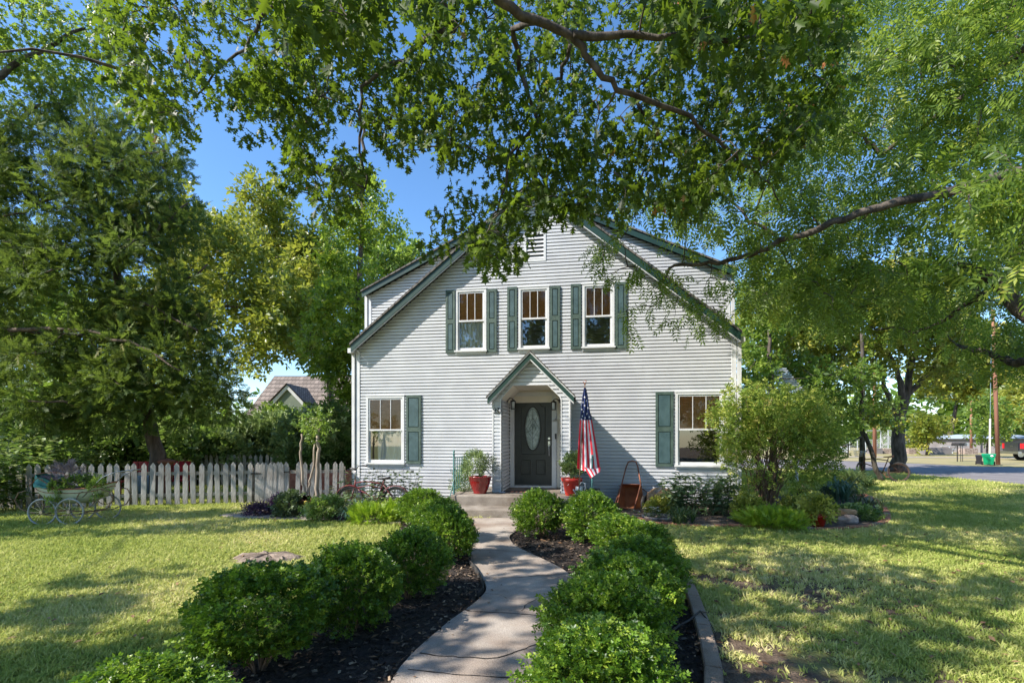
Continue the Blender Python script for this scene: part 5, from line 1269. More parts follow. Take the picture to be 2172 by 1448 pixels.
near = screen_fill([(560, -60), (1000, -60), (960, 60), (820, 110), (640, 80)], 26, 3.2, 4.2, 15, [(835, 50, 60)]); near2 = screen_fill([(1380, -60), (1820, -60), (1740, 90), (1560, 150), (1420, 60)], 44, 3.3, 4.4, 16)
def shade_casters(jobs, seed):
    """leaf clusters of the limbs outside the picture, set where they shade the patches of ground the photo shows shaded"""
    R_ = np.random.RandomState(seed); out = []
    for poly, dens in jobs:
        W_ = [(G(*p).x, G(*p).y) for p in poly]; xs = [p[0] for p in W_]; ys = [p[1] for p in W_]
        n = int((max(xs)-min(xs))*(max(ys)-min(ys))*dens); x = R_.uniform(min(xs), max(xs), n); y = R_.uniform(min(ys), max(ys), n); ok = inpoly(x, y, W_)
        for a, b in zip(x[ok], y[ok]):
            for _ in range(8):
                z = R_.uniform(4.6, 8.2); cx, cy = a+SUN.x/SUN.z*z, b+SUN.y/SUN.z*z
                if cy < .5 or cx/cy < -1.22 or (z-EYE)/cy > 1.08: out.append((cx, cy, z)); break
    return np.array(out)
above = shade_casters([([(560, 1448), (600, 1260), (760, 1235), (1250, 1225), (1440, 1235), (1445, 1448)], 3.0), ([(1000, 1135), (1100, 1135), (1240, 1215), (1240, 1230), (1000, 1230)], 2.4),
                       ([(1430, 1140), (1640, 1150), (1660, 1195), (2172, 1215), (2172, 1448), (1450, 1448), (1430, 1230)], 2.6), ([(1450, 1235), (2172, 1240), (2172, 1448), (1490, 1448)], 2.0), ([(1700, 1033), (2172, 1036), (2172, 1080), (1900, 1085), (1720, 1062)], .9)], 51)
alloak = np.concatenate([oc_, near, near2])
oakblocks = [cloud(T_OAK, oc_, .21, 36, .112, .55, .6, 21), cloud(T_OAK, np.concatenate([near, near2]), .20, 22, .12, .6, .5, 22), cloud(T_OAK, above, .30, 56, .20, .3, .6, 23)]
roofleaf = np.stack([RS.uniform(-8, -2, 70), RS.uniform(.5, 5.0, 70), RS.uniform(8.2, 10.5, 70)], 1)
above = np.concatenate([above, roofleaf])
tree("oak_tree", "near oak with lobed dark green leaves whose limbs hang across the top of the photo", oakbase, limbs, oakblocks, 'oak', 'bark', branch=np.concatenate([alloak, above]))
# -- pecan on the right
pecbase = Vector((9.2, 5.2, 0))
limbs = [(wobble([(9.2, 5.2, 0), (9.1, 5.3, 1.4), (8.9, 5.5, 2.6), (8.6, 5.8, 3.4)], .05, 3, 1), radii(.34, .27, 10))]
limbs.append(mk_limb([(8.6, 5.8, 3.4), (2250, 715, 6.6), (2172, 655, 6.9), (2110, 590, 7.2), (2030, 565, 7.6)], .17, .07, .04, 2))
limbs.append(mk_limb([(8.6, 5.8, 3.4), (8.3, 5.9, 4.6), (2172, 365, 6.0), (2040, 400, 6.0), (1900, 430, 6.1), (1790, 465, 6.2), (1680, 500, 6.4), (1590, 545, 6.6), (1500, 560, 6.8), (1430, 565, 7.0), (1395, 600, 7.1)], .088, .016, .03, 3))
limbs.append(mk_limb([(8.6, 5.8, 3.4), (8.4, 5.6, 5.4), (7.6, 5.6, 7.2), (6.4, 6.0, 8.6)], .16, .05, .08, 4))
limbs.append(mk_limb([(1645, 500, 7.1), (1590, 470, 7.2), (1550, 420, 7.4), (1500, 400, 7.6)], .03, .010, .03, 5))
limbs.append(mk_limb([(1870, 330, 7.6), (1830, 290, 7.6), (1770, 272, 7.6)], .035, .02, .02, 6))
limbs.append(mk_limb([(7.6, 5.6, 7.2), (1980, 250, 7.4), (1870, 330, 7.6)], .05, .03, .03, 7))
limbs.append(mk_limb([(2090, 620, 8.0), (2040, 650, 8.6), (1990, 690, 9.0), (1940, 705, 9.2), (1900, 695, 9.4), (1860, 700, 9.6)], .05, .012, .03, 8))
limbs.append(mk_limb([(8.6, 5.8, 3.4), (8.8, 6.6, 2.9), (2180, 770, 8.0), (2130, 765, 8.6), (2080, 745, 9.2), (2030, 730, 9.8)], .12, .03, .04, 9))
limbs.append(mk_limb([(1820, 560, 8.0), (1760, 600, 8.2), (1700, 610, 8.4), (1640, 635, 8.5)], .04, .01, .03, 10))
pecpoly = [(1240, 480), (1300, 400), (1420, 380), (1560, 360), (1650, 300), (1720, 200), (1760, 80), (1800, -60), (2240, -60), (2240, 600), (2150, 560), (2060, 560), (2010, 600), (1960, 640), (1900, 600), (1840, 640), (1790, 700), (1740, 640), (1680, 620), (1620, 650), (1580, 600), (1560, 520), (1480, 490), (1400, 490), (1370, 460), (1300, 470), (1280, 440)]
pc1 = screen_fill(pecpoly, 330, 6.3, 9.4, 7, [(2085, 165, 12), (1815, 335, 16), (1740, 520, 18), (2070, 690, 30)])
hang = screen_fill([(1250, 520), (1320, 500), (1300, 590), (1240, 580)], 9, 6.8, 7.4, 8)
hang2 = screen_fill([(1330, 560), (1440, 570), (1560, 570), (1550, 660), (1500, 700), (1480, 730), (1430, 720), (1420, 650), (1370, 680), (1300, 720), (1290, 700), (1330, 630)], 30, 6.9, 7.4, 9)
pc2 = screen_fill([(1560, 560), (1700, 600), (1850, 600), (2000, 560), (2172, 560), (2240, 620), (2240, 800), (2172, 790), (2080, 770), (1960, 700), (1880, 690), (1820, 700), (1740, 700), (1640, 660), (1580, 620)], 80, 8.0, 12.0, 10, [(2080, 700, 38), (2040, 660, 22)])
pnear = screen_fill([(2020, 380), (2240, 330), (2240, 560), (2150, 600), (2040, 520)], 30, 4.2, 5.2, 12)
ptop = np.stack([RS.uniform(4.5, 12, 30), RS.uniform(3, 9, 30), RS.uniform(8, 11.5, 30)], 1)
tree("pecan_tree", "large pecan with long narrow leaflets and a heavy limb sweeping in from the right edge", pecbase, limbs,
     [cloud(T_PEC, pc1, .30, 20, .33, .55, .6, 31), cloud(T_PEC, hang, .16, 7, .24, .9, .3, 32), cloud(T_PEC, hang2, .16, 6, .25, .9, .3, 33), cloud(T_PEC, pc2, .38, 24, .33, .5, .6, 34), cloud(T_PEC, pnear, .22, 9, .30, .6, .4, 35), cloud(T_PEC, ptop, .5, 18, .38, .4, .6, 36)], 'pecan', 'bark', branch=np.concatenate([pc1, hang, hang2, pc2, pnear, ptop]))
# -- cedar on the left
cy = 11.6; cb0 = Vector((S(338, 0, cy).x, cy, 0)); ct = S(300, 300, cy)
limbs = [(wobble([cb0, S(333, 960, cy), S(318, 900, cy), S(300, 800, cy), S(260, 650, cy), S(220, 450, cy), S(180, 260, cy)], .04, 3, 1), radii(.20, .05, 19))]
for i, px_ in enumerate([[(290, 760, cy), (200, 720, 11), (100, 700, 10.6), (20, 710, 10.2)], [(20, 700, 10.3), (180, 700, 10.2), (300, 735, 10.0), (380, 785, 9.8)], [(280, 700, cy), (380, 600, 11.2), (440, 560, 11)], [(240, 560, cy), (330, 500, 11), (400, 430, 11)], [(240, 560, cy), (150, 540, 10.8), (50, 560, 10.6)], [(200, 400, cy), (300, 330, 11.2), (350, 320, 11)], [(200, 400, cy), (90, 430, 11), (0, 460, 10.6)], [(300, 820, cy), (400, 830, 11), (500, 850, 10.8)], [(300, 840, cy), (200, 860, 10.6), (60, 850, 10)], [(260, 640, cy), (300, 640, 10.6), (420, 700, 10.2)]]):
    limbs.append(mk_limb(px_, .06 if i != 1 else .05, .015, .05, i+20))
blc = [(120, 350, 11.4, 190, 90, 1.1), (90, 470, 11, 200, 130, 1.3), (280, 420, 11.4, 130, 110, 1.2), (350, 470, 11.2, 80, 80, .9), (90, 640, 10.6, 190, 140, 1.3), (290, 600, 11, 150, 130, 1.3), (130, 800, 10.6, 190, 100, 1.2), (330, 790, 10.8, 150, 110, 1.2), (440, 820, 10.8, 80, 80, .8), (400, 680, 11, 80, 90, .9), (-80, 600, 11, 120, 300, 1.5), (300, 880, 11.2, 170, 40, .9), (270, 310, 11.6, 90, 60, .8), (200, 265, 12, 130, 45, .8), (380, 340, 11.8, 35, 30, .4), (60, 900, 10.8, 90, 50, .8)]
cc = blobs_to_clusters(blc, 6.0, 3, .35)
tree("cedar_tree", "big dark feathery cedar behind the fence filling the left of the photo", cb0, limbs, [cloud(T_CED, cc, .36, 46, .24, .0, .8, 41, upn=.6)], 'cedar', 'barkc', branch=cc)
# -- top-left oak, farther off
ob = Vector((-15.5, 9.0, 0)); limbs = [(wobble([ob, (-15.2, 9, 3), (-14.6, 9.2, 6)], .06, 3, 1), radii(.35, .22, 7)), mk_limb([(-14.6, 9.2, 6), (-80, 200, 11), (60, 120, 11.5), (180, 60, 12)], .13, .03, .06, 2), mk_limb([(-14.6, 9.2, 6), (-13.0, 6.0, 6.2), (-12.0, 3.0, 6.5), (-11.0, 1.0, 6.6)], .035, .012, .10, 4), mk_limb([(-14.6, 9.2, 6), (-60, 330, 11), (60, 240, 11.6), (160, 210, 12)], .09, .03, .06, 3)]
blt = [(40, 60, 11.6, 140, 110, 1.3), (150, 40, 12, 110, 80, 1.0), (60, 180, 11.8, 130, 80, 1.1), (190, 150, 12.2, 70, 70, .7), (-120, 100, 11, 150, 220, 1.5), (230, 60, 12, 60, 50, .6)]
ct_ = blobs_to_clusters(blt, 7.5, 5, .3); shade1 = shade_casters([([(-150, 1082), (830, 1086), (820, 1106), (420, 1135), (-150, 1158)], 2.0), ([(-60, 1262), (90, 1240), (280, 1218), (420, 1245), (500, 1310), (560, 1448), (-60, 1448)], 2.4)], 52)
tree("oak_tree", "second oak reaching into the photo's top left corner above the cedar", ob, limbs, [cloud(T_OAK, ct_, .32, 26, .15, .3, .6, 42), cloud(T_OAK, shade1, .34, 60, .22, .3, .6, 43)], 'pecan', 'bark', branch=np.concatenate([ct_, shade1]))
# -- background trees
def bgtree(name, label, basexY, pixlimbs, blobs, mk, dens=3.5, rc=.55, m=26, size=.34, T=T_SPRIG, seed=1, r0=.2, bark='bark', droop=.2, group=None, bz=0):
    x, Y = basexY; b = Vector((S(x, 0, Y).x, Y, 0)); lm = []
    for i, p in enumerate(pixlimbs): lm.append(mk_limb([tuple(b)]+p if i == 0 else p, r0 if i == 0 else r0*.5, r0*.35 if i == 0 else r0*.12, .06, seed+i))
    lm[0] = (lm[0][0], [r*(1.35 if k == 0 else 1) for k, r in enumerate(lm[0][1])])
    c = blobs_to_clusters(blobs, dens, seed, .35)
    return tree(name, label, b, lm, [cloud(T, c, rc, m, size, droop, .6, seed+50)], mk, bark, branch=c, group=group)
bgtree("pecan_tree", "yellow-green tree whose leaning limb shows between the cedar and the neighbour's roof", (330, 19), [[(345, 850, 19), (385, 710, 19), (420, 650, 19), (500, 570, 19)], [(395, 700, 19), (440, 650, 19), (520, 650, 19), (600, 680, 18.5)], [(420, 650, 19), (440, 540, 19), (420, 470, 19)]],
       [(430, 470, 19, 55, 70, 1.5), (470, 560, 19, 80, 90, 2), (560, 620, 19, 110, 90, 2), (520, 720, 18.5, 110, 60, 2), (390, 620, 20, 70, 120, 1.5), (380, 800, 19, 60, 80, 1.5)], 'bgy', 2.6, .6, 24, .36, seed=3)
bgtree("pecan_tree", "tall yellow-green tree rising against the sky behind the neighbour's roof", (715, 24), [[(700, 800, 24), (660, 700, 24), (610, 620, 24), (575, 480, 24)], [(610, 660, 24), (560, 560, 24), (530, 470, 24)]],
       [(555, 450, 24, 60, 50, 1.6), (600, 510, 24, 90, 60, 2.2), (545, 520, 24, 55, 50, 1.8), (650, 560, 24, 70, 70, 2), (680, 640, 23, 80, 90, 2), (600, 640, 24, 100, 80, 2), (650, 730, 22, 90, 40, 1.6), (590, 420, 24, 20, 22, .6)], 'bgy', 2.2, .62, 24, .42, seed=7)
bgtree("vine_covered_tree", "slender tree trunk wrapped in bright green vine beside the house's left corner", (752, 15), [[(757, 900, 15), (760, 700, 15), (765, 500, 15), (768, 330, 15), (770, 260, 15)], [(750, 830, 15), (715, 790, 14.6), (690, 740, 14.4)]],
       [(755, 480, 15, 48, 40, .8), (750, 560, 15, 55, 50, .9), (725, 640, 14.6, 60, 60, .9), (700, 720, 14.4, 65, 60, .9), (705, 775, 14.2, 36, 30, .6), (738, 790, 14.6, 26, 80, .5), (800, 440, 15, 26, 35, .5), (770, 380, 15, 14, 40, .3), (740, 880, 14.6, 24, 60, .5), (820, 480, 16, 18, 16, .3)], 'vine', 6, .34, 24, .26, seed=11, r0=.12)
bgtree("background_tree", "olive tree just above the left slope of the house roof", (850, 27), [[(850, 700, 27), (850, 560, 27)]], [(845, 540, 27, 50, 45, 2), (800, 560, 26, 60, 60, 2), (870, 560, 27, 26, 40, 1), (700, 540, 27, 50, 45, 2), (760, 620, 26, 60, 70, 2)], 'bgd', 2.2, .6, 22, .42, seed=15)
bgtree("background_tree", "shaded tree directly behind the cedar near the left edge", (120, 20), [[(120, 800, 20), (140, 600, 20)]], [(60, 850, 19, 180, 100, 2), (250, 850, 19, 120, 90, 2), (200, 700, 20, 180, 110, 2), (60, 640, 20, 140, 140, 2)], 'bgd', 1.6, .6, 22, .42, seed=19)
# right background: big twin-forked tree by the road
Yb = 19.9
bgtree("pecan_tree", "broad tree with thick forking trunk by the road on the right", (1907, Yb), [[(1906, 960, Yb), (1904, 900, Yb), (1915, 860, Yb), (1925, 830, Yb), (1935, 760, Yb)], [(1905, 880, Yb), (1885, 840, Yb), (1868, 800, Yb), (1850, 760, Yb)], [(1920, 845, Yb), (1950, 815, Yb), (1975, 785, Yb), (2000, 740, Yb)], [(1912, 850, Yb), (1905, 800, Yb), (1885, 750, Yb), (1850, 700, Yb)], [(1900, 905, Yb-.3), (1870, 890, 19), (1840, 880, 18.5), (1800, 885, 18)], [(1868, 800, Yb), (1800, 805, 19), (1760, 790, 18.5), (1720, 770, 18)]],
       [(1900, 700, 20, 120, 80, 2.4), (1800, 720, 19.5, 110, 70, 2.2), (1700, 740, 18.5, 100, 60, 2), (1980, 740, 20, 60, 55, 1.6), (1620, 700, 18, 80, 90, 1.8), (1680, 640, 18.5, 100, 70, 2), (1820, 620, 19, 120, 70, 2), (1960, 640, 20, 100, 70, 2), (1840, 800, 19.5, 50, 40, 1.2), (1760, 810, 19, 60, 35, 1.2), (1990, 810, 19.5, 30, 30, 1), (1830, 870, 19, 45, 28, .8)], 'bgy', 2.4, .58, 25, .36, seed=23, r0=.30)
bgtree("background_tree", "dark leafy tree close behind the house's right corner", (1640, 15), [[(1640, 800, 15), (1630, 700, 15)]], [(1600, 790, 15, 40, 70, 1), (1620, 700, 15.5, 55, 80, 1.2), (1700, 800, 16, 70, 50, 1.4), (1740, 850, 16, 50, 40, 1.2), (1590, 620, 16, 30, 60, 1), (1580, 880, 14, 20, 60, .8)], 'bgd', 3.4, .45, 22, .30, seed=27, r0=.12)
# slim leaning trunk the rusty bicycle rests on
lb = G(1872, 1021); mb_l = [mk_limb([tuple(lb), (1856, 990, lb.y-.1), (1846, 950, lb.y-.1), (1832, 915, lb.y), (1826, 880, lb.y), (1828, 820, lb.y), (1824, 780, lb.y)], .085, .04, .02, 31), mk_limb([tuple(G(1829, 1013)), (1829, 960, lb.y+.9), (1828, 880, lb.y+.9), (1830, 780, lb.y+.9), (1828, 700, lb.y+.9)], .11, .05, .015, 36), mk_limb([(1828, 900, lb.y), (1800, 880, lb.y), (1770, 885, lb.y)], .03, .012, .03, 32), mk_limb([(1828, 925, lb.y), (1800, 945, lb.y), (1770, 955, lb.y)], .03, .012, .03, 33)]
cx_ = blobs_to_clusters([(1800, 850, lb.y, 60, 30, .7), (1860, 860, lb.y, 30, 25, .5), (1790, 920, lb.y, 22, 22, .4), (1830, 790, lb.y, 50, 40, .7), (1740, 960, lb.y, 30, 40, .5)], 5, 9)
tree("young_tree", "slim leaning tree with thin trunk behind the rusty bicycle", lb, mb_l, [cloud(T_SPRIG, cx_, .34, 16, .24, .2, .6, 71)], 'bgd', 'barkd', branch=cx_)
bgtree("young_tree", "small round yellow-green tree in the park right of the thick trunk", (1967, 41), [[(1967, 930, 41)]], [(1967, 905, 41, 32, 28, 1.4), (1948, 925, 41, 14, 18, .8), (1985, 900, 41, 18, 18, .8)], 'bgy', 2, .6, 22, .5, seed=35, r0=.12, group="young trees in the park")
bgtree("young_tree", "small tree in the park behind the green and black bins", (2095, 36), [[(2095, 930, 36)]], [(2092, 885, 36, 34, 36, 1.6), (2112, 915, 36, 20, 20, .8), (2074, 912, 36, 14, 18, .8)], 'bgd', 2, .6, 22, .45, seed=39, r0=.12, group="young trees in the park")
bgtree("background_tree", "large yellowish tree beyond the road behind the utility pole", (2010, 60), [[(2030, 850, 60)]], [(2020, 800, 60, 80, 50, 3), (2090, 790, 58, 80, 60, 3), (2150, 820, 56, 60, 60, 3), (2160, 740, 56, 60, 60, 3), (2060, 740, 60, 80, 50, 3)], 'bgy', .5, 1.2, 26, .9, seed=43, r0=.4)
bgtree("background_tree", "yellow tree at the right edge above the parked truck", (2190, 44), [[(2170, 860, 44)]], [(2165, 880, 44, 36, 32, 2), (2200, 840, 44, 50, 60, 2)], 'lime', 1.0, .8, 22, .6, seed=47, r0=.25)
bgtree("background_tree", "far round tree in front of the white park building", (1858, 60), [[(1858, 925, 60)]], [(1850, 905, 60, 34, 20, 2)], 'bgd', 1.2, .9, 24, .6, seed=51, r0=.2)
# crepe myrtle in front of the fence
cm = G(655, 1082); pts_ = lambda a: a
limbs = [mk_limb([(cm.x+.02, cm.y, 0), (672, 1060, cm.y), (672, 1010, cm.y), (676, 960, cm.y), (674, 920, cm.y)], .055, .03, .015, 61), mk_limb([(cm.x-.02, cm.y, 0), (650, 1050, cm.y), (641, 1015, cm.y), (638, 960, cm.y), (640, 920, cm.y)], .035, .02, .015, 62), mk_limb([(cm.x, cm.y, 0), (655, 1050, cm.y), (656, 1020, cm.y), (664, 1000, cm.y), (668, 940, cm.y)], .03, .018, .015, 63)]
cc_ = blobs_to_clusters([(680, 895, cm.y, 34, 26, .4), (645, 905, cm.y+.2, 36, 28, .4), (700, 920, cm.y, 30, 28, .4)], 14, 6)
tree("crepe_myrtle", "small multi-stemmed crepe myrtle with smooth tan trunks before the fence", cm, limbs, [cloud(T_SPRIG, cc_, .22, 14, .12, .2, .6, 72)], 'bgd', 'barkt', branch=cc_)
# hedge shrubs behind the fence
for i, (x, Y, r, h, mk, lab) in enumerate([(30, 13.5, 1.5, 2.0, 'hedge', "dark shrub behind the fence at the far left"), (190, 14.0, 1.3, 1.7, 'hedge', "dark shrub behind the fence above the pram"), (285, 14.5, 1.0, 2.0, 'hedge', "rounded shrub left of the cedar trunk"), (400, 15.2, 1.2, 2.0, 'hedge', "dense shrub right of the cedar trunk"), (480, 15.5, 1.2, 1.9, 'hedge', "speckled tall shrub below the neighbour's roof edge"),
                                       (560, 15.5, 1.1, 2.0, 'ltpot', "pale leafy shrub in front of the neighbour's gable"), (650, 14.6, .8, 2.1, 'ltpot', "tall light green shrub behind the garden gate"), (715, 14.0, .8, 2.2, 'hedge', "shrub squeezed between the gate and the house corner"), (600, 19, 1.0, 2.4, 'bgd', "loose shrub rising against the neighbour's dormer")]):
    simple_shrub(x, 0, r, h, lab, mk, T_SPRIG, int(1300*r), .26, "hedge_shrub", Y=Y, seed=200+i, inner=.6, lump=.35, group="shrubs behind the fence")
# lance-leaved shrub spilling over the fence at the left edge
for x, Y, w_, h, lab in [(-30, 9.0, .55, 1.7, "leafy bush in front of the fence at the photo's left margin"), (20, 10.2, .8, 1.75, "lance-leaved bush leaning over the fence at the left edge"), (110, 10.5, .7, 1.5, "arching bush over the fence behind the pram's hood")]:
    tallplant(x, 0, w_, h, 46, lab, 'hedge', T_LEAF1, .2, int(abs(x)), 0, Y=Y, dens=22, depth=.5, lean=.35)
# trees across the street behind the camera, seen only as reflections and shade
for i, (x, y, h) in enumerate([(-9, -14, 8), (2, -16, 9), (12, -13, 8)]):
    b = Vector((x, y, 0)); R_ = np.random.RandomState(i); g = nrm(R_.normal(size=(70, 3)))*R_.uniform(.5, 1, (70, 1)); c = np.array([x, y, h*.62])+g*np.array([4, 3, h*.36])
    tree("street_tree", "street tree behind the photographer, number %s in the row from the west" % ("one two three".split()[i]), b, [(wobble([b, b+Vector((.2, 0, 2.5)), b+Vector((0, .1, h*.6))], .08, 3, i), radii(.3, .12, 7))], [cloud(T_SPRIG, c, 1.0, 24, .6, .2, .6, i)], 'bgd', 'bark', group="street trees")
# distant tree line
R_ = np.random.RandomState(9); th = np.concatenate([R_.uniform(-1.5, -.2, 120), R_.uniform(.05, 1.35, 160)]); d = R_.uniform(95, 130, len(th)); c = np.stack([np.sin(th)*d, np.cos(th)*d, R_.uniform(1, 7, len(th))], 1)
tl = leafobj("distant_trees", L['bgd'], [cloud(T_SPRIG, c, 4.5, 28, 2.6, .1, .5, 4)]); tl["kind"] = "stuff"; tl["label"] = "far tree line beyond the park"
# ---------------------------------------------------------------- neighbour and far things
nb = thing("house", "neighbour's low house with brown shingled roof and white-trimmed gable behind the shrubs", "house", (0, 0, 0))
Yn = 30.0
A = S(520, 880, Yn); B = S(582, 797, Yn+3.5); Cc = S(760, 797, Yn+3.5); D = S(760, 880, Yn)
mb = MB(); mb.quad(A, D, Cc, B); B2 = Vector((B.x, B.y+.1, B.z)); mb.add([A, B, (A.x, Yn+7, A.z)], [(0,1,2)]); mb.add([(A.x, Yn+7, A.z), (B.x, B.y, B.z), (Cc.x, Cc.y, Cc.z), (D.x, Yn+7, D.z)], [(0,1,2,3)]); mb.build("roof", M['shingle2'], nb)
mb = MB(); mb.box(A.x+.4, D.x, Yn+.4, Yn+6.6, 0, A.z-.02); mb.build("wall", M['sage'], nb)
g1, g2_, g3 = S(575, 852, Yn-.6), S(609, 816, Yn-.6), S(643, 852, Yn-.6)
mb = MB(); mb.add([(g1.x+.15, Yn-.5, 0), (g3.x-.15, Yn-.5, 0), (g3.x-.15, Yn-.5, g3.z), (g2_.x, Yn-.5, g2_.z), (g1.x+.15, Yn-.5, g1.z)], [(0,1,2,3,4)]); mb.box(g1.x+.16, g3.x-.16, Yn-.49, Yn+1.5, 0, g1.z-.05); gw = mb.build("gable_wall", M['sage'], nb)
mb = MB(); w2 = .26
for a, b in ((g1, g2_), (g3, g2_)): mb.add([(a.x, Yn-.62, a.z-w2), (b.x, Yn-.62, b.z-w2), (b.x, Yn-.62, b.z), (a.x, Yn-.62, a.z), (a.x, Yn-.52, a.z-w2), (b.x, Yn-.52, b.z-w2), (b.x, Yn-.52, b.z), (a.x, Yn-.52, a.z)], [(0,1,2,3), (4,7,6,5), (3,2,6,7), (0,4,5,1)])
mb.build("gable_trim", M['trim'], gw)
mb = MB(); rb = (B.y-Yn)
for a in (g1, g3): mb.add([(a.x+(.15 if a is g3 else -.15), Yn-.7, a.z-.02), (g2_.x, Yn-.7, g2_.z+.1), (g2_.x, Yn+2.6, g2_.z+.1), (a.x+(.15 if a is g3 else -.15), Yn+1.4, a.z-.02)], [(0,1,2,3)])
mb.build("gable_roof", M['shingle2'], gw)
# slatted wooden tower top beyond the big shrub
Yl = 15.5; lt = thing("slatted_frame", "grey slatted A-frame wooden structure poking above the big shrub", "wooden frame", (0, 0, 0))
def sl4(x0, x1, y): return S(x0, y, Yl), S(x1, y, Yl)
mb = MB()
for k in range(12):
    f = k/12; y = 780+f*56; xa = 1637+f*18; xb = 1668+f*30; a, b = sl4(xa, xb, y+3.2), sl4(xa, xb, y)
    zt_, zb_ = b[0].z, a[0].z; yy = Yl-.03*k
    mb.box(a[0].x, a[1].x, yy-.01, yy+.012, zb_, zt_)
mb.build("slats", M['gmetal'], lt)
mb = MB()
for k in range(7):
    y = 789+k*7; a, b = sl4(1626, 1646, y+2.6), sl4(1626, 1646, y); mb.box(a[0].x, a[1].x, Yl+.40, Yl+.42, a[0].z, b[0].z)
mb.build("rear_slats", M['gmetal'], lt)
mb = MB(); mb.tube([S(1637, 780, Yl-.04), S(1658, 836, Yl-.40)], .045, 4); mb.tube([S(1637, 780, Yl+.1), S(1632, 836, Yl+.45)], .035, 4)
for x in (1640, 1690): mb.tube([S(x, 836, Yl), Vector((S(x, 836, Yl).x, Yl, 0))], .05, 6)
mb.build("frame", M['gmetal'], lt)
# poles
def pole(x, Y, top, r, lab, arms=False, m='pole', lean=0):
    o = thing("utility_pole", lab, "utility pole", (S(x, 0, Y).x, Y, 0), 0, "utility poles"); mb = MB(); mb.tube([(0,0,0), (lean, 0, top)], [r, r*.75], 12); mb.build("pole", M[m], o, True)
    if arms:
        mb = MB(); mb.box(-1.1, 1.1, -.06, .06, top-.5, top-.38)
        for q in (-1, -.5, .5, 1): mb.tube([(q, 0, top-.38), (q, 0, top-.2)], .05, 6)
        mb.build("crossarm", M[m], o)
    return o
pole(2117, 26.2, 8.6, .10, "reddish wooden utility pole beside the green bin", lean=-.3)
pole(1855, 36, 7, .13, "wooden utility pole seen between the slim tree and the thick trunk")
pole(2060, 47, 5.2, .12, "wooden utility pole behind the park's pink block")
pole(2031, 110, 13, .14, "distant utility pole with crossarm, left one of the far pair", True); pole(2038, 112, 13, .14, "distant utility pole with crossarm, right one of the far pair", True)
o = thing("guy_guard", "thin guy wire with pale guard tube behind the green bin", "guy wire", (S(2099, 0, 27).x, 27, 0)); mb = MB(); mb.tube([(0,0,0), (.1, 0, 7.5)], .012, 5); mb.build("wire", M['steel'], o); mb = MB(); mb.tube([(0,0,0), (.035, 0, 2.6)], .045, 8); mb.build("guard_tube", M['beige'], o)
# overhead wires
mb = MB()
for dz in (0, .35): mb.tube([Vector((S(2117, 0, 26.2).x-.3, 26.2, 8.2-dz)), Vector((30, 60, 7.6-dz)), Vector((S(2031, 0, 110).x, 110, 12.5-dz))], .012, 4)
tag(mb.build("overhead_wires", M['rubber']), "overhead wires running from the roadside pole towards the distant poles", "wires")
# bins
def bin_(x, Y, lab, m, w_, h, big):
    o = thing("wheelie_bin", lab, "bin", (S(x, 0, Y).x, Y, 0), -.78); mb = MB()
    b0, b1 = w_*.36, w_*.5
    mb.add([(-b0, -b0*1.1, .05), (b0, -b0*1.1, .05), (b0, b0*1.1, .05), (-b0, b0*1.1, .05), (-b1, -b1*1.15, h*.78), (b1, -b1*1.15, h*.78), (b1, b1*1.15, h*.82), (-b1, b1*1.15, h*.82)], [(3,2,1,0), (0,1,5,4), (1,2,6,5), (2,3,7,6), (3,0,4,7), (4,5,6,7)])
    mb.box(-b1*1.06, b1*1.06, -b1*1.2, b1*1.2, h*.70, h*.80); mb.build("bin_body", m, o)
    mb = MB(); c = b1*1.12; n = 8; mb.add([(s*c, -c*1.15+2*c*1.15*i/n, h*.81+.08*h*math.sin(math.pi*i/n)) for i in range(n+1) for s in (-1, 1)], [(2*i, 2*i+1, 2*i+3, 2*i+2) for i in range(n)]+[tuple(range(0, 2*n+2, 2)), tuple(range(2*n+1, 0, -2))]); mb.build("lid", m, o)
    for s in (-1, 1): mb = MB(); mb.ring((s*b1*.9, b0*1.15, .11), (1,0,0), .085, .03, 16, 6); mb.build("wheel", M['tyre'], o)
    if big: mb = MB(); mb.add([(-.0+.06*math.cos(t)+.12, -b1*1.23, h*.74+.05*math.sin(t)) for t in [k*math.pi/5 for k in range(10)]], [tuple(range(9, -1, -1))]); mb.build("sticker", M['whitewall'], o)
bin_(2097, 25.6, "big green wheeled bin at the roadside by the reddish pole", M['bingreen'], .50, .72, True)
bin_(2076.5, 26.2, "slim black bin standing left of the green one", M['binblack'], .27, .62, False)
# sign board
Ys = 36; o = thing("sign_board", "white notice board with a dark frame and red heading across the road", "sign", (S(1785.5, 0, Ys).x, Ys, 0)); hw_ = .47; z1 = 1.08
mb = MB(); mb.box(-hw_, hw_, -.02, .0, .36, z1-.06); mb.build("panel", M['whitewall'], o)
for s in (-1, 1): mb = MB(); mb.box(s*hw_-.05, s*hw_+.05, -.03, .03, 0, z1); mb.build("post", M['iron'], o)
mb = MB(); mb.box(-hw_, hw_, -.035, .02, z1-.06, z1+.0); mb.build("top_rail", M['iron'], o)
mb = MB(); rr_ = random.Random(2); x = -hw_+.08
while x < hw_-.12:
    q = rr_.uniform(.03, .06); mb.box(x, x+q*.4, -.028, -.022, .86, .93); mb.box(x+q*.4, x+q, -.028, -.022, .86, .88); x += q+.025
mb.build("red_heading", M['redpaint'], o)
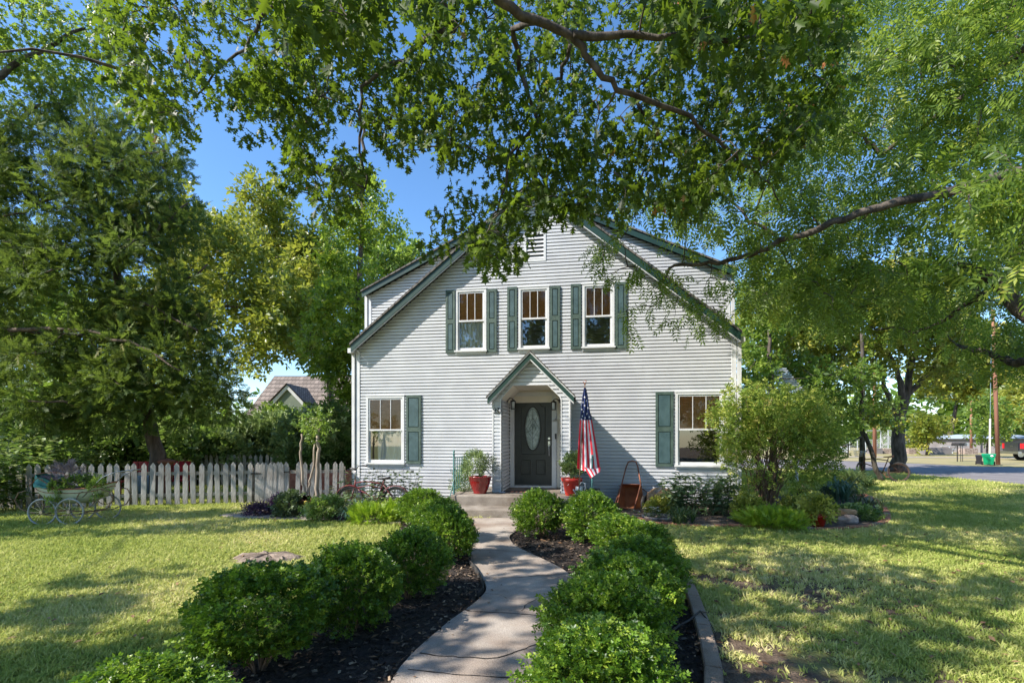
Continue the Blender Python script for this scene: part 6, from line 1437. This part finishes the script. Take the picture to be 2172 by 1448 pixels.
# mailboxes
p = G(2036, 979); o = thing("mailbox_stand", "dark roadside mailboxes on thin posts left of the bins", "mailbox", p, .1)
for x in (-.12, .25, .12):
    mb = MB(); mb.tube([(x, .05, 0), (x, .05, 1.05)], .03 if x < 0 else .018, 6); mb.build("post", M['iron'], o)
for x, m in ((-.18, M['iron']), (.10, M['iron']), (.22, M['gmetal'])): 
    mb = MB(); mb.prism([(x-.14, 1.0), (x+.14, 1.0), (x+.14, 1.13), (x+.08, 1.2), (x-.08, 1.2), (x-.14, 1.13)], -.22, .25); mb.build("letter_box", m, o)
# concrete blocks and tables
for i, (x, Y, w_, h, d_, m, lab) in enumerate([(1855, 45, 1.1, .55, .6, 'asphalt', "dark block left of the pole base in the park"), (1880, 45.2, 1.0, .5, .6, 'stonep', "pinkish block between the pole and the thick trunk"), (1932, 45, .9, .5, .6, 'stonep', "pinkish block just right of the thick trunk"), (1975, 44, 1.5, .62, .7, 'asphalt', "dark block under the small round park tree"), (1997, 44.4, 1.3, .6, .7, 'asphalt', "dark block beside the picnic table"), (2053, 44, 1.2, .55, .7, 'stonep', "pinkish block left of the black bin")]):
    mb = MB(); mb.slab([(-w_/2, -d_/2), (w_/2, -d_/2), (w_/2, d_/2), (-w_/2, d_/2)], 0, h-.03); mb.slab([(-w_/2+.03, -d_/2+.03), (w_/2-.03, -d_/2+.03), (w_/2-.03, d_/2-.03), (-w_/2+.03, d_/2-.03)], h-.0299, h); o = mb.build("park_block", M[m]); o.location = (S(x, 0, Y).x, Y, 0); tag(o, lab, "block", "stone blocks in the park")
o = thing("picnic_table", "grey picnic table with benches on the park grass", "picnic table", (S(2020, 0, 47).x, 47, 0)); mb = MB(); mb.box(-.9, .9, -.38, .38, .72, .76); mb.build("table_top", M['gmetal'], o)
for s in (-1, 1): mb = MB(); mb.box(-.9, .9, s*.75-.13, s*.75+.13, .42, .46); mb.build("bench_seat", M['gmetal'], o)
for x in (-.65, .65): mb = MB(); mb.tube([(x, -.75, 0), (x, -.3, .72)], .035, 5); mb.tube([(x, .75, 0), (x, .3, .72)], .035, 5); mb.tube([(x, -.8, .42), (x, .8, .42)], .03, 5); mb.build("leg_frame", M['gmetal'], o)
# far buildings
def building(lab, x0, x1, Y, ytop, dep, m, roof, yr, wins=()):
    a, b = S(x0, ytop, Y), S(x1, ytop, Y); o = thing("metal_building", lab, "building", (0, 0, 0))
    mb = MB(); mb.box(a.x, b.x, Y, Y+dep, 0, a.z); wl = mb.build("wall", M[m], o)
    zr = S(x0, yr, Y+dep/2).z; mb = MB(); mb.add([(a.x-.4, Y-.4, a.z), (b.x+.4, Y-.4, a.z), (b.x+.4, Y+dep/2, zr), (a.x-.4, Y+dep/2, zr), (a.x-.4, Y+dep+.4, a.z), (b.x+.4, Y+dep+.4, a.z)], [(0,1,2,3), (3,2,5,4), (0,3,4), (1,5,2)]); mb.build("roof", M[roof], o)
    for (u0, v0, u1, v1, mm) in wins:
        p, q = S(u0, v0, Y-.05), S(u1, v1, Y-.05); mb = MB(); mb.box(p.x, q.x, Y-.12, Y-.005, q.z, p.z); mb.build("door" if v1 > 940 else "window", M[mm], o)
building("long grey metal building with white roof beyond the park's chain-link fence", 1998, 2100, 80, 913, 14, 'metalwall', 'whitewall', 903)
building("white metal building behind the thick tree trunk", 1838, 1876, 84, 912, 10, 'whitewall', 'whitewall', 905, [(1843, 929, 1851, 942, 'dark')])
building("grey-fronted metal building between the pole and the thick trunk", 1871, 1930, 78, 913, 12, 'metalwall', 'whitewall', 902, [(1873, 926, 1880, 935, 'whitewall')])
building("low building with pale blue roof behind the parked truck", 2120, 2230, 46, 930, 8, 'asphalt', 'bluewhite', 921)
o = thing("grain_tower", "far pale grey tower seen right of the thick trunk", "tower", (S(1931, 0, 150).x, 150, 0)); mb = MB(); mb.box(-1.4, 1.4, -1.4, 1.4, 0, 10.5); mb.build("shaft", M['metalwall'], o); mb = MB(); mb.add([(-1.6, -1.6, 10.5), (1.6, -1.6, 10.5), (1.6, 1.6, 10.5), (-1.6, 1.6, 10.5), (0, 0, 12)], [(0,1,4), (1,2,4), (2,3,4), (3,0,4)]); mb.build("cap", M['metalwall'], o)
# chain link fences
mf = bpy.data.materials.new("chain_link"); mf.use_nodes = True
def chain(lab, x0, x1, Y, h, n, slat=False):
    a, b = S(x0, 0, Y).x, S(x1, 0, Y).x; o = thing("chain_link_fence", lab, "fence", (0, 0, 0)); mb = MB(); mb.tube([(a, Y, h), (b, Y, h)], .04, 5); mb.tube([(a, Y, .08), (b, Y, .08)], .025, 5)
    mb.build("rail", M['gmetal'], o)
    for k in range(n+1): mb = MB(); mb.tube([(a+(b-a)*k/n, Y, 0), (a+(b-a)*k/n, Y, h+.05)], .05, 6); mb.build("post", M['gmetal'], o)
    mb = MB(); L_ = b-a; s = .22 if not slat else .3; k = 0
    while k*s < L_:
        mb.tube([(a+k*s, Y, .08), (min(a+k*s+h, b), Y, min(h, .08+(b-a-k*s)))], .008, 3, cap=False); mb.tube([(a+k*s, Y, h), (min(a+k*s+h, b), Y, max(.08, h-(b-a-k*s)))], .008, 3, cap=False); k += 1
    mb.build("mesh", M['gmetal'], o)
    if slat: mb = MB(); mb.box(a, b, Y+.5, Y+.6, 0, h*.9); mb.build("dark_screen", M['asphalt'], o)
chain("chain-link fence in front of the long grey building with dark screening", 2002, 2062, 70, 2.0, 7, True)
chain("chain-link fence crossing the park behind the notice board", 1770, 1900, 58, 1.3, 8)
chain("tall backstop fence between the slim tree and the thick trunk", 1836, 1900, 50, 2.3, 4)
# parked truck
t = thing("pickup_truck", "dark pickup truck parked tail-first at the right edge beyond the road", "truck", (S(2162, 0, 31).x+.9, 31.2, 0), rad(-18))
def P2(name, poly, y0, y1, m, par=None): mb = MB(); mb.prism(poly, y0, y1); return mb.build(name, m, par or t)
P2("body", [(-.9, .55), (4.7, .55), (4.7, 1.05), (4.5, 1.15), (3.2, 1.2), (-.9, 1.2)], -.92, .92, M['truck']); cbn = P2("cab", [(.9, 1.2), (3.3, 1.2), (2.6, 1.78), (1.2, 1.82)], -.82, .82, M['truck'])
P2("side_window", [(1.1, 1.24), (3.0, 1.24), (2.5, 1.70), (1.3, 1.72)], -.83, .83, M['glass'], cbn)
mb = MB(); mb.box(-.94, -.905, -.62, .62, .68, 1.17); tg = mb.build("tailgate", M['truck'], t); mb = MB(); mb.add([(-.945, .14*math.cos(k*.628), .95+.06*math.sin(k*.628)) for k in range(10)], [tuple(range(10)), tuple(range(9, -1, -1))]); mb.build("badge", M['steel'], tg)
for s in (-1, 1): mb = MB(); mb.box(-.93, -.70, s*.86-.07, s*.86+.07, .80, 1.14); mb.build("tail_light", M['tail'], t)
mb = MB(); mb.box(-1.08, -.9, -.9, .9, .45, .62); mb.build("bumper", M['steel'], t)
for x in (0, 3.6):
    for s in (-1, 1): mb = MB(); mb.ring((0,0,0), (0,1,0), .27, .12, 24, 8); wv = mb.build("wheel", M['tyre'], t, True); wv.location = (x, s*.85, .38); mb = MB(); mb.tube([(0, -.06, 0), (0, .06, 0)], .2, 16); mb.build("rim", M['steel'], wv)

# ---------------------------------------------------------------- ground cover
def scatter_ground(n, xr, yr, seed, keep, dens=None):
    R_ = np.random.RandomState(seed); x = R_.uniform(xr[0], xr[1], n); y = R_.uniform(yr[0], yr[1], n); ok = keep(x, y); return x[ok], y[ok], R_
hp_ = [HW(uL-.1, -.0), HW(uR+.1, 0), HW(uR+.1, 9), HW(uL-.1, 9)]
stp = [HW(sa, -2.1), HW(sb, -2.1), HW(sb, 0), HW(sa, 0)]
curbp = [tuple(Vector(p)+Vector((-.06, 0))) for p in acc]+[tuple(Vector(p)+Vector((.06, 0))) for p in acc[::-1]]
stumpc = G(568, 1185)
def keep_lawn(x, y):
    bad = inpoly(x, y, pathpoly) | inpoly(x, y, mulchL) | inpoly(x, y, mulchR) | inpoly(x, y, bedR) | inpoly(x, y, bedL) | inpoly(x, y, hp_) | inpoly(x, y, stp) | inpoly(x, y, rn+rf) | inpoly(x, y, curbp)
    bad |= ((x-stumpc.x)/.46)**2+((y-stumpc.y)/.30)**2 < 1
    bo = [tuple(p) for p in bl_out]+[tuple(p) for p in bl_back]; bad |= inpoly(x, y, bo)
    return ~bad & (np.abs(x) < 1.12*y+1.8)
def barefield(x, y):   # 1 where the soil is worn bare
    f = np.clip((x-.6)/.5, 0, 1)*np.clip((7.6-y)/2.0, 0, 1)*np.clip((5.5-x)/3, .25, 1)
    n = .5+.16*np.sin(x*2.1+1.3*np.sin(y*1.7))+.16*np.sin(y*2.9+1.1*np.sin(x*2.3+.7)+.5)+.17*np.sin(x*7.3+2.1*np.sin(y*5.1))+.15*np.sin(y*9.7+1.7*np.sin(x*8.3))
    return f*np.clip((n-.25)*2.4, 0, 1)
bl = []
for (n, xr, yr, size, sd) in [(60000, (-4.5, 4.5), (2.0, 4.2), .055, 1), (95000, (-7.5, 7.5), (4.2, 7.0), .062, 2), (90000, (-12, 12), (7.0, 11.0), .075, 3), (60000, (-13, 24), (11.0, 21), .10, 4)]:
    x, y, R_ = scatter_ground(n, xr, yr, sd, keep_lawn); ok = R_.uniform(0, 1, len(x)) > barefield(x, y)*.96; x, y = x[ok], y[ok]
    P = np.stack([x, y, np.zeros(len(x))], 1); D = np.tile([0., 0, 1], (len(x), 1))+R_.normal(size=P.shape)*np.array([.5, .5, 0]); U = nrm(R_.normal(size=P.shape)*np.array([1, 1, .05]))
    tone = .5+.22*np.sin(x*1.1+np.sin(y*.9)*2)+.16*np.sin(y*2.3+x*.8+np.sin(x*3.1)); rnv = np.clip(tone*.6+R_.uniform(0, .5, len(x)), 0, 1)
    bl.append((T_GRASS, place(T_GRASS, P, D, U, size*.85*R_.uniform(.6, 1.25, len(x))), rnv))
g = leafobj("grass", L['grass'], bl); g["kind"] = "stuff"; g["label"] = "short green and straw coloured lawn grass"
def inm(x, y): return (inpoly(x, y, mulchL) | inpoly(x, y, mulchR)) & ~inpoly(x, y, pathpoly)
x, y, R_ = scatter_ground(42000, (-3, 3), (1.6, 9), 5, inm); P = np.stack([x, y, R_.uniform(.008, .035, len(x))], 1); a = R_.uniform(0, 6.28, len(x)); D = np.stack([np.cos(a), np.sin(a), R_.uniform(-.3, .4, len(x))], 1); U = R_.normal(size=P.shape)*.35+np.array([0, 0, 1])
g = leafobj("mulch_chips", L['chip'], [(T_CHIP, place(T_CHIP, P, D, U, R_.uniform(.015, .05, len(x))), R_.uniform(0, 1, len(x))**1.3)]); g["kind"] = "stuff"; g["label"] = "dark shredded mulch covering the beds beside the path"
x, y, R_ = scatter_ground(2600, (-5, 6), (1.8, 9), 6, lambda x, y: (np.abs(x) < 1.1*y) & (inm(x, y) | (R_u(x) > .80)) & ~inpoly(x, y, hp_) & ~inpoly(x, y, stp)) if False else scatter_ground(2600, (-5, 7), (1.8, 9), 6, lambda x, y: (np.abs(x) < 1.1*y) & ~inpoly(x, y, hp_) & ~inpoly(x, y, stp) & ~inpoly(x, y, pathpoly) & (inm(x, y) | ((np.sin(x*91.7+y*57.3) > .55) | ((x > .9) & (y < 6.2) & (np.sin(x*91.7+y*57.3) > -.3)))))
P = np.stack([x, y, np.full(len(x), .04)], 1); a = R_.uniform(0, 6.28, len(x)); D = np.stack([np.cos(a), np.sin(a), R_.uniform(-.1, .3, len(x))], 1); U = R_.normal(size=P.shape)*.3+np.array([0, 0, 1])
g = leafobj("fallen_leaves", L['dead'], [(T_LEAF1, place(T_LEAF1, P, D, U, R_.uniform(.03, .075, len(x))), R_.uniform(0, 1, len(x)))]); g["kind"] = "stuff"; g["label"] = "scattered dry brown leaves"
x, y, R_ = scatter_ground(2600, (-6, 11), (8, 11.5), 8, lambda x, y: (inpoly(x, y, bedR) | inpoly(x, y, bedL)) & ~inpoly(x, y, stp)); P = np.stack([x, y, R_.uniform(.015, .04, len(x))], 1); a = R_.uniform(0, 6.28, len(x)); D = np.stack([np.cos(a), np.sin(a), R_.uniform(-.2, .6, len(x))], 1); U = R_.normal(size=P.shape)*.4+np.array([0, 0, 1])
g = leafobj("bed_litter", L['dead'], [(T_LEAF1, place(T_LEAF1, P, D, U, R_.uniform(.02, .06, len(x))), R_.uniform(0, 1, len(x)))]); g["kind"] = "stuff"; g["label"] = "leaf litter on the flower beds"
def onpath(x, y): return inpoly(x, y, pathpoly)
x, y, R_ = scatter_ground(1500, (-1.4, 1.2), (1.8, 8.3), 12, onpath); e_ = np.array([min(min((a-p.x)**2+(b-p.y)**2 for p in PLs), min((a-p.x)**2+(b-p.y)**2 for p in PRs))**.5 for a, b in zip(x, y)])
ok = R_.uniform(0, 1, len(x)) < np.exp(-e_/.07)*.9+.035; x, y = x[ok], y[ok]; P = np.stack([x, y, np.full(len(x), .036)], 1); a = R_.uniform(0, 6.28, len(x)); D = np.stack([np.cos(a), np.sin(a), R_.uniform(-.05, .2, len(x))], 1); U = R_.normal(size=P.shape)*.2+np.array([0, 0, 1])
g = leafobj("path_litter", L['dead'], [(T_LEAF1, place(T_LEAF1, P, D, U, R_.uniform(.015, .045, len(x))), R_.uniform(0, 1, len(x)))]); g["kind"] = "stuff"; g["label"] = "mulch crumbs and dry leaves along the path edges"
# fallen stick over the curb
mb = MB(); mb.tube([S(1415, 1345, 3.45)*1, G(1440, 1340)+Vector((0, 0, .05)), G(1462, 1331)+Vector((0, 0, .06)), G(1485, 1322)+Vector((0, 0, .10)), G(1503, 1318)+Vector((0, 0, .07))], [.008, .009, .008, .007, .004], 6)
mb.tube([G(1485, 1322)+Vector((0, 0, .10)), G(1505, 1335)+Vector((0, 0, .06)), G(1520, 1352)+Vector((0, 0, .02))], [.006, .005, .003], 5)
tag(mb.build("fallen_stick", M['barkd'], None, True), "dead forked stick lying across the concrete curb", "stick")
